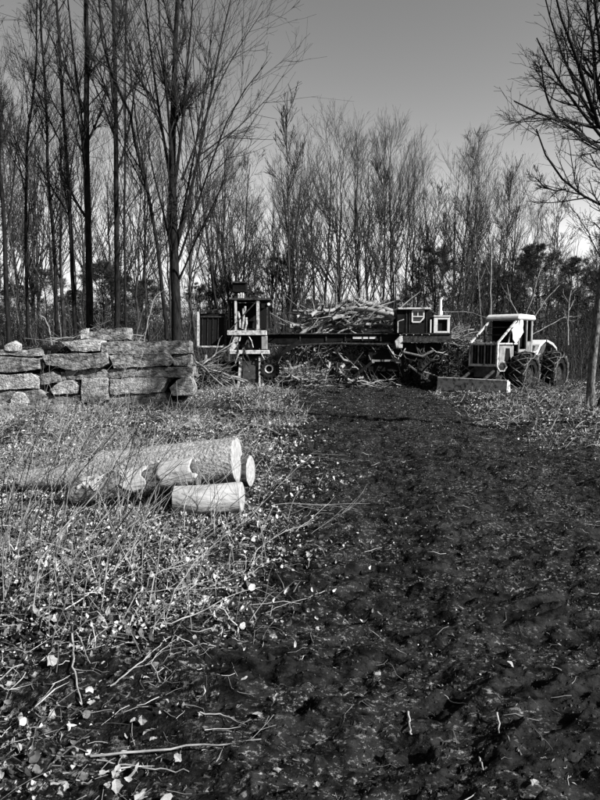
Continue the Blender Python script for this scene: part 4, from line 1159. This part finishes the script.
# individual poles and sticks that stand out
def pole(name, pts, r0, label, cat, mt='branchwood', group=None, n=8, forks=0, seed=0):
    pts = [Vector(p) for p in pts]
    base = pts[0].copy()
    P = np.array([[tuple(p - base) for p in pts]])
    # resample smoothly
    K = 12; t = np.linspace(0, len(pts) - 1, K); i = np.minimum(t.astype(int), len(pts) - 2); f = (t - i)[None, :, None]
    P = P[:, i] * (1 - f) + P[:, i + 1] * f
    rnd = np.random.default_rng(seed + 5)
    Lt = (pts[-1] - pts[0]).length
    P[:, 1:] += rnd.normal(0, .006 * Lt ** .5, (1, K - 1, 3))
    Rr = np.linspace(r0, r0 * .5, K)[None]
    parts = [tubes(P, Rr, n)]
    if forks:
        C, RC = grow(P, Rr, forks, .3, .95, .6, lambda t, L: L * .3, 5, .02, .08, .5, r0 * .2, rnd); parts.append(tubes(C, RC, 4))
        C2, RC2 = grow(C, RC, 2, .3, .95, .6, lambda t, L: L * .5, 4, .02, .08, .6, r0 * .15, rnd); parts.append(tubes(C2, RC2, 3))
    V, Fc = join(parts)
    o = link(name, np_mesh(name, V, Fc, True), M[mt]); o.location = base
    return tag(o, label, cat, group)

A = at
pole('branch', [A(196, 362, 18.9), A(205, 368, 18.7), A(214, 378, 18.5), A(226, 388, 18.4)], .035, 'pale crooked limb slanting down to the hump left of the loader pedestal', 'branch')
pole('branch', [A(182, 385, 18.6), A(205, 362, 18.9), A(222, 350, 19.2), A(236, 341, 19.4)], .03, 'long pale branch leaning up against the loader beam from the left', 'branch', forks=4, seed=3)
pole('branch', [A(236, 392, 18.7), A(234, 382, 18.7), A(230, 375, 18.7)], .035, 'small forked stick standing against the left edge of the loader pedestal', 'branch', forks=2, seed=4)
pole('bent_sapling', [A(144, 342, 17.5), A(149, 315, 17.6), A(156, 295, 17.7), (A(168, 287, 17.8))], .022, 'pale bent sapling arching to the right above the stone wall', 'sapling')
pole('broken_sapling', [A(52, 345, 18.5), A(49, 328, 18.5), A(45, 318, 18.5), A(42, 316, 18.5)], .03, 'short pale broken sapling standing behind the left stones', 'sapling')
pole('sapling', [A(491, 330, 23.5), A(491, 290, 23.5), A(491, 245, 23.6)], .03, 'pale thin sapling standing just behind the skidder guard', 'sapling', 'stem_pale', forks=3, seed=12)
pole('sapling', [A(568, 345, 24), A(568, 315, 24), A(571, 290, 24)], .035, 'pale forked sapling behind the skidder rear fender', 'sapling', 'stem_pale', forks=4, seed=6)
for i, (q, lab) in enumerate([([(532, 322), (545, 300), (560, 285)], 'pale bare branch rising steeply right of the skidder cab roof'), ([(530, 336), (548, 326), (562, 318), (572, 316)], 'pale bare branch reaching right from the skidder cab at mid height'),
                              ([(524, 318), (533, 298), (540, 270), (544, 262)], 'tall pale bare branch standing behind the skidder cab roof'), ([(519, 316), (510, 300), (507, 284)], 'pale branch leaning left behind the skidder cab roof')]):
    pole('branch', [A(a, b, 23.8 + .2 * i) for a, b in q], .022, lab, 'branch', 'stem_pale', forks=3, seed=20 + i)
pole('branch', [A(441, 312, 23), A(470, 312, 22.6), A(487, 318, 22), A(497, 324, 21.6)], .02, 'thin pale branch running from the exhaust stack to the skidder roof', 'branch', 'stem_pale')
pole('branch', [A(424, 372, 20.9), A(437, 376, 20.7), A(444, 378, 20.6)], .03, 'pale stick lying from the slasher wheel to the end of the blade', 'branch')
pole('branch', [A(446, 340, 22), A(455, 356, 21.7), A(466, 372, 21.5)], .022, 'pale stick slanting down between the deck beam and the skidder grille', 'branch', forks=2, seed=8)
pole('branch', [A(428, 345, 22), A(452, 343, 21.9), A(468, 352, 21.8)], .018, 'thin pale branch under the engine box', 'branch', forks=3, seed=9)

def on(px, py, lift=.02):
    p = gnd(px, py)
    for _ in range(3): p = gnd(px, py, gz(p.x, p.y) + lift)
    return p
near = [
    ([(91, 756), (150, 750), (210, 744), (262, 738)], .0055, 'longest straight pale stick lying across the dark soil at the bottom left', 2, .035),
    ([(97, 760), (150, 768), (190, 772)], .004, 'thin pale stick meeting the longest one at its left end', 0, .02),
    ([(110, 566 + 120), (140, 664), (170, 636)], .004, 'straight pale stick pointing up and right in the leaf litter', 0, .05),
    ([(72, 634), (73, 670), (82, 704)], .006, 'crooked pale stick standing out of the leaves on the left', 1, .03),
    ([(50, 784), (80, 781)], .005, 'short pale stick at the very bottom left', 0, .02),
    ([(76, 632), (84, 645), (90, 664)], .004, 'short curved pale stick beside the crooked one', 0, .03),
    ([(408, 712), (411, 733), (410, 734)], .006, 'short bright bit of wood standing in the mud right of centre', 0, .01),
    ([(497, 712), (499, 725), (499, 735)], .005, 'small bright splinter in the mud at the lower right', 0, .01),
    ([(479, 757), (483, 770), (487, 781)], .004, 'small pale twig in the mud at the bottom right', 0, .01),
    ([(330, 590), (300, 600), (262, 614)], .003, 'thin stem lying on the edge of the road left of the ruts', 0, .04),
    ([(200, 712), (226, 716), (246, 726)], .0035, 'thin curved pale twig above the longest stick', 3, .03),
    ([(160, 682), (150, 660), (175, 640)], .003, 'thin pale grass stalk curling over the leaves', 0, .06),
    ([(395, 545), (360, 552), (330, 556)], .0035, 'thin pale twig across the left rut', 0, .01),
    ([(440, 690), (452, 702), (470, 704)], .003, 'thin curled twig in the mud left of the small bright splinter', 0, .01),
    ([(150, 628), (190, 618), (225, 596), (262, 588)], .004, 'long pale stem arching over the litter bank towards the road', 2, .08),
]
for i, (q, r, lab, fk, lift) in enumerate(near):
    pts = [on(a, b, lift if 0 < k < len(q) - 1 else lift * .4) for k, (a, b) in enumerate(q)]
    pole('stick', pts, r, lab, 'stick', 'stem_pale', forks=fk, seed=40 + i, n=6)
p = on(274, 432, .05)
pole('stick', [on(258, 427, .04), on(270, 430, .06), on(281, 436, .05)], .05, 'thick pale stub of wood lying on the hump behind the logs', 'stick', n=8)

# ------------------------------------------------------------------ bare shrubs in the left foreground
def shrub(label, stems, Y, mt, seed, group=None):
    b = at(stems[0][0][0], stems[0][0][1], Y); 
    root = empty('bare_shrub', (b.x, Y, gz(b.x, Y)), 0, label, 'shrub', group)
    rnd = np.random.default_rng(seed)
    for st in stems:
        q = line3(st, Y + rnd.uniform(-.5, .5), 8, rnd.uniform(-.4, .4))
        q[0, 2] = min(q[0, 2], gz(q[0, 0], q[0, 1]))
        q[1:] += rnd.normal(0, .005, (7, 3)); q -= np.array(root.location)
        r = rnd.uniform(.0022, .0046)
        Rr = np.linspace(r, r * .4, 8)[None]
        parts = [tubes(q[None], Rr, 5)]
        C, RC = grow(q[None], Rr, int(rnd.integers(1, 5)), .3, .9, .4, lambda t, L: L * .3, 5, .05, .08, .6, .0012, rnd)
        parts.append(tubes(C, RC, 4))
        V, Fc = join(parts)
        link('stem', np_mesh('stem', V, Fc, True), M[mt], root)
shrub('tall dark stem arching up past the logs with its thinner companions', [[(115, 565), (122, 520), (133, 470), (147, 425), (162, 385)], [(125, 560), (140, 500), (152, 470), (185, 430)], [(100, 560), (118, 500), (130, 455), (136, 420)]], 4.5, 'stem_dark', 1)
rs = random.Random(5)
for k, (x0, x1, y0, y1, Y, mt, lab) in enumerate([(0, 40, 500, 590, 4.2, 'stem_dark', 'dark thin shrub stems at the left edge in front of the log tips'), (40, 105, 500, 600, 4.3, 'stem_dark', 'clump of leaning dark stems crossing the middle of the largest log'),
                                                 (0, 80, 560, 660, 3.4, 'stem_pale', 'pale dry stems leaning right at the left edge of the litter bank'), (90, 170, 540, 620, 3.9, 'stem_pale', 'pale dry stems tangled in front of the debarked log'),
                                                 (40, 130, 470, 520, 5.2, 'stem_pale', 'fine pale stems rising around the far half of the logs')]):
    stems = []
    for j in range(19):
        x = rs.uniform(x0, x1); y = rs.uniform(y0, y1); l = rs.uniform(50, 170); a = R(rs.gauss(26, 13))
        dx, dy = math.sin(a) * l, -math.cos(a) * l; bend = rs.uniform(-8, 14)
        stems.append([(x, y), (x + dx * .5 - bend * .3, y + dy * .5), (x + dx + bend, y + dy)])
    shrub(lab, stems, Y, mt, 60 + k)
for k, (x0, x1, y0, y1, Y, mt, lab) in enumerate([(-10, 90, 500, 560, 4.6, 'stem_pale', 'tall pale weed stalks standing in front of the far end of the logs'), (60, 200, 560, 640, 3.6, 'stem_pale', 'pale criss-crossed weed stalks on the middle of the litter bank'),
                                                 (180, 290, 500, 570, 4.6, 'stem_pale', 'short pale stalks between the short pale log and the road'), (100, 230, 520, 580, 4.4, 'stem_dark', 'dark fine stems crossing in front of the short pale log')]):
    stems = []
    for j in range(16):
        x = rs.uniform(x0, x1); y = rs.uniform(y0, y1); l = rs.uniform(35, 120); a = R(rs.gauss(20, 32))
        dx, dy = math.sin(a) * l, -math.cos(a) * l; bend = rs.uniform(-12, 22)
        stems.append([(x, y), (x + dx * .5 - bend * .3, y + dy * .55), (x + dx + bend, y + dy)])
    shrub(lab, stems, Y, mt, 80 + k)
shrub('thin dark wands in front of the right half of the stone wall', [[(130, 430), (150, 395), (171, 370), (190, 358)], [(150, 425), (160, 400), (168, 385), (172, 375)], [(100, 425), (130, 405), (152, 390), (175, 372)], [(118, 440), (140, 412), (166, 380)]], 9.5, 'stem_dark', 71)
shrub('thin pale wands in front of the left half of the stone wall', [[(10, 425), (26, 400), (40, 380), (62, 362)], [(35, 430), (44, 400), (49, 380), (50, 350)], [(0, 400), (20, 378), (34, 365)]], 9.5, 'stem_pale', 72)

# ------------------------------------------------------------------ leaf litter, grass, clods, chips
def scatter(n, seed, pmin, pmax, amax=34, power=1.0):
    """points in the fan in front of the camera, denser close by"""
    rnd = np.random.default_rng(seed)
    a = R(1) * rnd.uniform(-amax, amax, n)
    u = rnd.random(n)
    d = pmin * (pmax / pmin) ** u if power == 0 else (pmin ** power + u * (pmax ** power - pmin ** power)) ** (1 / power)
    return d * np.sin(a), d * np.cos(a), d, rnd

def leaf_mesh(x, y, z, size, rnd, tilt=.6, curl=.35):
    n = len(x)
    yaw = rnd.uniform(0, 2 * math.pi, n)
    nx = rnd.normal(0, tilt, n); ny = rnd.normal(0, tilt, n)
    N = nrm(np.stack([nx, ny, np.ones(n)], -1))
    U = nrm(np.cross(N, np.stack([np.cos(yaw), np.sin(yaw), np.zeros(n)], -1))); W = np.cross(N, U)
    s = size[:, None]; as_ = rnd.uniform(.15, .6, n)[:, None]
    c = np.stack([x, y, z], -1)
    cl = rnd.uniform(.1, 1.0, n)[:, None] * curl
    p = [c - U * s, c + W * s * as_ - U * s * .15 + N * s * cl, c + U * s + N * s * cl * .8 * rnd.choice([-1, 1], n)[:, None], c - W * s * as_ + U * s * .1 + N * s * cl * 1.1]
    V = np.stack(p, 1).reshape(-1, 3)
    i = np.arange(n)[:, None] * 4
    Fc = np.concatenate([i + np.array([[0, 1, 2]]), i + np.array([[0, 2, 3]])], 0)
    return V, Fc

def litter_density(x, y):
    """1 on litter ground, thin on the road and on the dark soil at the bottom left"""
    rm = road_mask(x, y)
    d = 1 - rm
    yl = 3.0 + .25 * (x + 1) + 0.7 * (fbm(x * 1.1, y * 1.1, 80) - .5)
    near = sstep(yl - .45, yl + .5, y)
    leftside = x < 1.5
    d = np.where(leftside, d * (.10 + .90 * near), d)
    le, _ = road_edges(y)
    d = np.maximum(d, rm * .20 * np.exp(-np.clip(x - le, 0, 9) / .38) * sstep(2.2, 3.5, y))
    clump = sstep(.35, .62, fbm(x * 1.9, y * 1.9, 90))
    return d * (.10 + .90 * clump)

def curled_leaves(x, y, z, size, rnd, tilt):
    """curled little leaves, 3 x 4 points each"""
    n = len(x)
    yaw = rnd.uniform(0, 2 * math.pi, n)
    N = nrm(np.stack([rnd.normal(0, tilt, n), rnd.normal(0, tilt, n), np.ones(n)], -1))
    U = nrm(np.cross(N, np.stack([np.cos(yaw), np.sin(yaw), np.zeros(n)], -1))); W = np.cross(N, U)
    c = np.stack([x, y, z], -1)
    ks = rnd.uniform(.4, 2.4, n); kc = rnd.uniform(.3, 1.8, n) * rnd.choice([-1, 1], n); asp = rnd.uniform(.25, .75, n)
    prof = np.array([.25, 1.0, .8, .08])
    V = np.empty((n, 4, 3, 3))
    for i in range(4):
        t = (i / 3 - .5) * 2
        a = t * ks
        px_ = np.sin(a) / ks; pz_ = (1 - np.cos(a)) / ks
        for j in range(3):
            v = (j - 1) * prof[i] * asp * rnd.uniform(.75, 1.2, n)
            lift = np.abs(j - 1) * kc * .35 * prof[i] * asp
            V[:, i, j] = c + (U * px_[:, None] + W * v[:, None] + N * (pz_ + lift)[:, None]) * size[:, None]
    idx = np.arange(n)[:, None] * 12
    Fc = np.concatenate([idx + np.array([[3 * i + j, 3 * i + j + 1, 3 * i + 4 + j, 3 * i + 3 + j]]) for i in range(3) for j in range(2)], 0)
    return V.reshape(-1, 3), Fc

def litter():
    x, y, d, rnd = scatter(480000, 1, 4.5, 27, power=1.1)
    dens = litter_density(x, y)
    keep = rnd.random(len(x)) < dens
    x, y, d = x[keep], y[keep], d[keep]
    n = min(len(x), 190000); x, y, d = x[:n], y[:n], d[:n]
    z = height(x, y) + rnd.uniform(.002, .04, len(x)) * (x < 2)
    size = (.006 + .020 * rnd.random(n) ** 1.8) * (1 + .06 * d)
    V, Fc = leaf_mesh(x, y, z, size, rnd, .9, .9)
    o = link('leaf_litter', np_mesh('leaf_litter', V, Fc), M['leaf'])
    tag(o, 'pale crumpled dead leaves covering the ground on both sides of the road', 'leaf litter', kind='stuff')
    x, y, d, rnd = scatter(130000, 6, 1.5, 7.0, power=1.4)
    keep = rnd.random(len(x)) < litter_density(x, y) * 1.1
    x, y, d = x[keep][:52000], y[keep][:52000], d[keep][:52000]; n = len(x)
    V, Fc = curled_leaves(x, y, height(x, y) + rnd.uniform(.004, .05, n), .006 + .030 * rnd.random(n) ** 2.2, rnd, .8)
    o = link('leaf_litter', np_mesh('near_litter', V, Fc, True), M['leaf'])
    tag(o, 'curled dead leaves lying thick on the bank at the lower left', 'leaf litter', kind='stuff')
litter()

def grass():
    x, y, d, rnd = scatter(130000, 2, 2.0, 22, power=1.1)
    dens = litter_density(x, y) * np.where(x < 0, 1.0, .45) * np.where((y > 4.4) & (y < 6.3) & (x > -3.6), .12, 1) * sstep(.35, .6, fbm(x * .9, y * .9, 33))
    # tufts on the hump by the loader
    dens = np.maximum(dens, .9 * np.exp(-(((x + 1.6) / 1.3) ** 2 + ((y - 17.6) / 1.0) ** 2)))
    keep = rnd.random(len(x)) < dens
    x, y, d = x[keep][:52000], y[keep][:52000], d[keep][:52000]
    n = len(x)
    z = height(x, y)
    K = 4; P = np.zeros((n, K, 3)); P[:, 0] = np.stack([x, y, z + .005], -1)
    flat = rnd.random(n) < .6
    D = nrm(np.stack([rnd.normal(.25, .8, n), rnd.normal(0, .8, n), np.where(flat, rnd.uniform(.05, .5, n), rnd.uniform(.8, 2, n))], -1))
    L = rnd.uniform(.06, .30, n)[:, None] * (1 + .02 * d[:, None])
    for k in range(1, K):
        P[:, k] = P[:, k - 1] + D * L / 3
        D = nrm(D + rnd.normal(0, .18, (n, 3)) + np.array([0, 0, -.28]))
    P[:, 1:, 2] = np.maximum(P[:, 1:, 2], z[:, None] + .008)
    w = rnd.uniform(.0011, .0026, n)[:, None] * (1 + .10 * d[:, None]) * np.array([[1, 1, .8, .25]])
    S = nrm(np.cross(P[:, 1] - P[:, 0], rnd.normal(size=(n, 3))))[:, None, :]
    A_, B_ = P - S * w[..., None], P + S * w[..., None]
    V = np.stack([A_, B_], 2).reshape(n, K * 2, 3).reshape(-1, 3)
    i = np.arange(n)[:, None] * 8
    Fc = np.concatenate([i + np.array([[2 * k, 2 * k + 1, 2 * k + 3, 2 * k + 2]]) for k in range(3)], 0)
    o = link('dead_grass', np_mesh('dead_grass', V, Fc), M['straw'])
    tag(o, 'flattened pale dead grass and stalks tangled through the leaf litter', 'grass', kind='stuff')
grass()

def twigs_ground():
    x, y, d, rnd = scatter(26000, 3, 1.7, 24, power=1.0)
    rm = road_mask(x, y)
    keep = rnd.random(len(x)) < (.09 * rm + .6 * (1 - rm))
    x, y, d = x[keep][:9000], y[keep][:9000], d[keep][:9000]; n = len(x)
    K = 4; P = np.zeros((n, K, 3)); yaw = rnd.uniform(0, 6.28, n)
    P[:, 0, 0] = x; P[:, 0, 1] = y
    L = (.015 + .13 * rnd.random(n) ** 2.5) * (1 + .05 * d)
    for k in range(1, K):
        P[:, k, 0] = P[:, k - 1, 0] + np.cos(yaw) * L / 3; P[:, k, 1] = P[:, k - 1, 1] + np.sin(yaw) * L / 3; yaw = yaw + rnd.normal(0, .3, n)
    zz = height(P[..., 0].ravel(), P[..., 1].ravel()).reshape(n, K)
    P[..., 2] = np.maximum(zz, zz.mean(1, keepdims=True)) + .006
    Rr = (rnd.uniform(.0010, .0028, n) * (1 + .07 * d))[:, None] * np.linspace(1, .5, K)[None]
    V, Fc = tubes(P, Rr, 3)
    o = link('fallen_twigs', np_mesh('fallen_twigs', V, Fc, True), M['straw'])
    tag(o, 'small fallen twigs scattered over the road and the litter', 'twigs', kind='stuff')
twigs_ground()

def clods():
    x, y, d, rnd = scatter(200000, 4, 1.6, 25, power=1.0)
    rm = road_mask(x, y)
    soil = np.maximum(rm, (1 - sstep(3.0, 3.8, y)) * (x < 0))
    keep = rnd.random(len(x)) < soil * (.35 + .65 * sstep(.4, .6, fbm(x * 3, y * 3, 44)))
    x, y, d = x[keep][:80000], y[keep][:80000], d[keep][:80000]; n = len(x)
    s = (.0013 + .0055 * rnd.random(n) ** 2.5) * (1 + .13 * d)
    c = np.stack([x, y, height(x, y) + s * .2], -1)
    base = np.array([[1, 0, -.4], [-.5, .87, -.4], [-.5, -.87, -.4], [.1, .1, .9]])
    V = c[:, None, :] + (base[None] + rnd.normal(0, .3, (n, 4, 3))) * s[:, None, None] * np.array([1.3, 1, .9])
    i = np.arange(n)[:, None] * 4
    Fc = np.concatenate([i + np.array([f]) for f in ([0, 1, 3], [1, 2, 3], [2, 0, 3])], 0)
    o = link('mud_crumbs', np_mesh('mud_crumbs', V.reshape(-1, 3), Fc), M['clod'])
    tag(o, 'dark crumbs of churned mud on the road', 'mud crumbs', kind='stuff')
    # pale flecks of bark and wood pressed into the road
    x, y, d, rnd = scatter(60000, 5, 1.6, 25, power=1.25)
    rm = road_mask(x, y)
    xr1 = np.interp(y, [0, 3.6, 17.5, 24], [0.38, 0.5, 2.3, 2.7])
    strip = np.exp(-((x - 2.6 - .15 * np.sin(y)) / .22) ** 2) * sstep(3.5, 5, y) * (1 - sstep(13, 17, y))
    keep = rnd.random(len(x)) < rm * (.16 + 1.6 * strip + .5 * sstep(.5, .7, fbm(x * 1.3, y * 1.3, 45))) * (.5 + .5 * sstep(3, 7, y))
    x, y, d = x[keep][:30000], y[keep][:30000], d[keep][:30000]
    V, Fc = leaf_mesh(x, y, height(x, y) + .004, (.002 + .009 * rnd.random(len(x)) ** 2) * (1 + .11 * d), rnd, .8, .5)
    o = link('wood_chips', np_mesh('wood_chips', V, Fc), M['chip'])
    tag(o, 'pale chips of wood and bark trodden into the dark road', 'wood chips', kind='stuff')
clods()

# larger pale leaves, one by one, lying in the foreground
leaf_protos = []
for k in range(6):
    rnd = random.Random(70 + k)
    bm = bmesh.new(); n = 5; rows = []
    for i in range(n + 1):
        t = i / n; w = math.sin(math.pi * min(1, t * .93 + .05)) ** .8 * .42 * (1 + .35 * (-1) ** i * (.6 if k % 2 else .1))
        zc = .25 * math.sin(t * 3 + k) * (.4 + .2 * k % .5); z1 = rnd.uniform(.1, .35); z2 = rnd.uniform(.05, .4)
        rows.append([bm.verts.new((t - .5, -w, zc + z1 * w * 1.6)), bm.verts.new((t - .5, rnd.uniform(-.03, .03), zc)), bm.verts.new((t - .5, w * rnd.uniform(.7, 1.1), zc + z2 * w * 1.8))])
    for i in range(n):
        for j in range(2): bm.faces.new((rows[i][j], rows[i][j + 1], rows[i + 1][j + 1], rows[i + 1][j]))
    me = bpy.data.meshes.new('leaf'); bm.to_mesh(me); bm.free(); me.materials.append(M['bigleaf']); leaf_protos.append(me)
rs = random.Random(8)
spots = [(52, 660, 1.5), (76, 596, 1.3), (10, 684, 1.3), (5, 688, 1.2), (156, 668, 1.2), (150, 732, 1.1), (142, 720, 1.0), (133, 772, 1.2), (140, 796, 1.1), (16, 790, 1.2), (60, 738, 1.1), (55, 645, 1.1), (115, 560, 1.1),
         (70, 706, .8), (20, 628, 1.0), (45, 642, 1.0), (120, 620, .9), (160, 652, .9), (215, 628, .8), (238, 630, .8), (200, 715, .8), (289, 572, .7), (62, 790, .8)]
for i in range(240):
    if i < len(spots): a, b, s = spots[i]
    else:
        a = rs.uniform(0, 290 if rs.random() < .8 else 600); b = 470 + 330 * rs.random() ** .8; s = rs.uniform(.35, .95)
        if a > 250 and rs.random() < .75: continue
        if b > 640 and rs.random() < .55: continue
    p = on(a, b, .012 + .02 * rs.random())
    o = link('leaf', leaf_protos[rs.randrange(6)], None, ground)
    o.location = p; o.rotation_euler = (rs.gauss(0, .8), rs.gauss(0, .8), rs.uniform(0, 6.28))
    q = s * rs.uniform(.035, .06); o.scale = (q, q * rs.uniform(.7, 1.1), q)
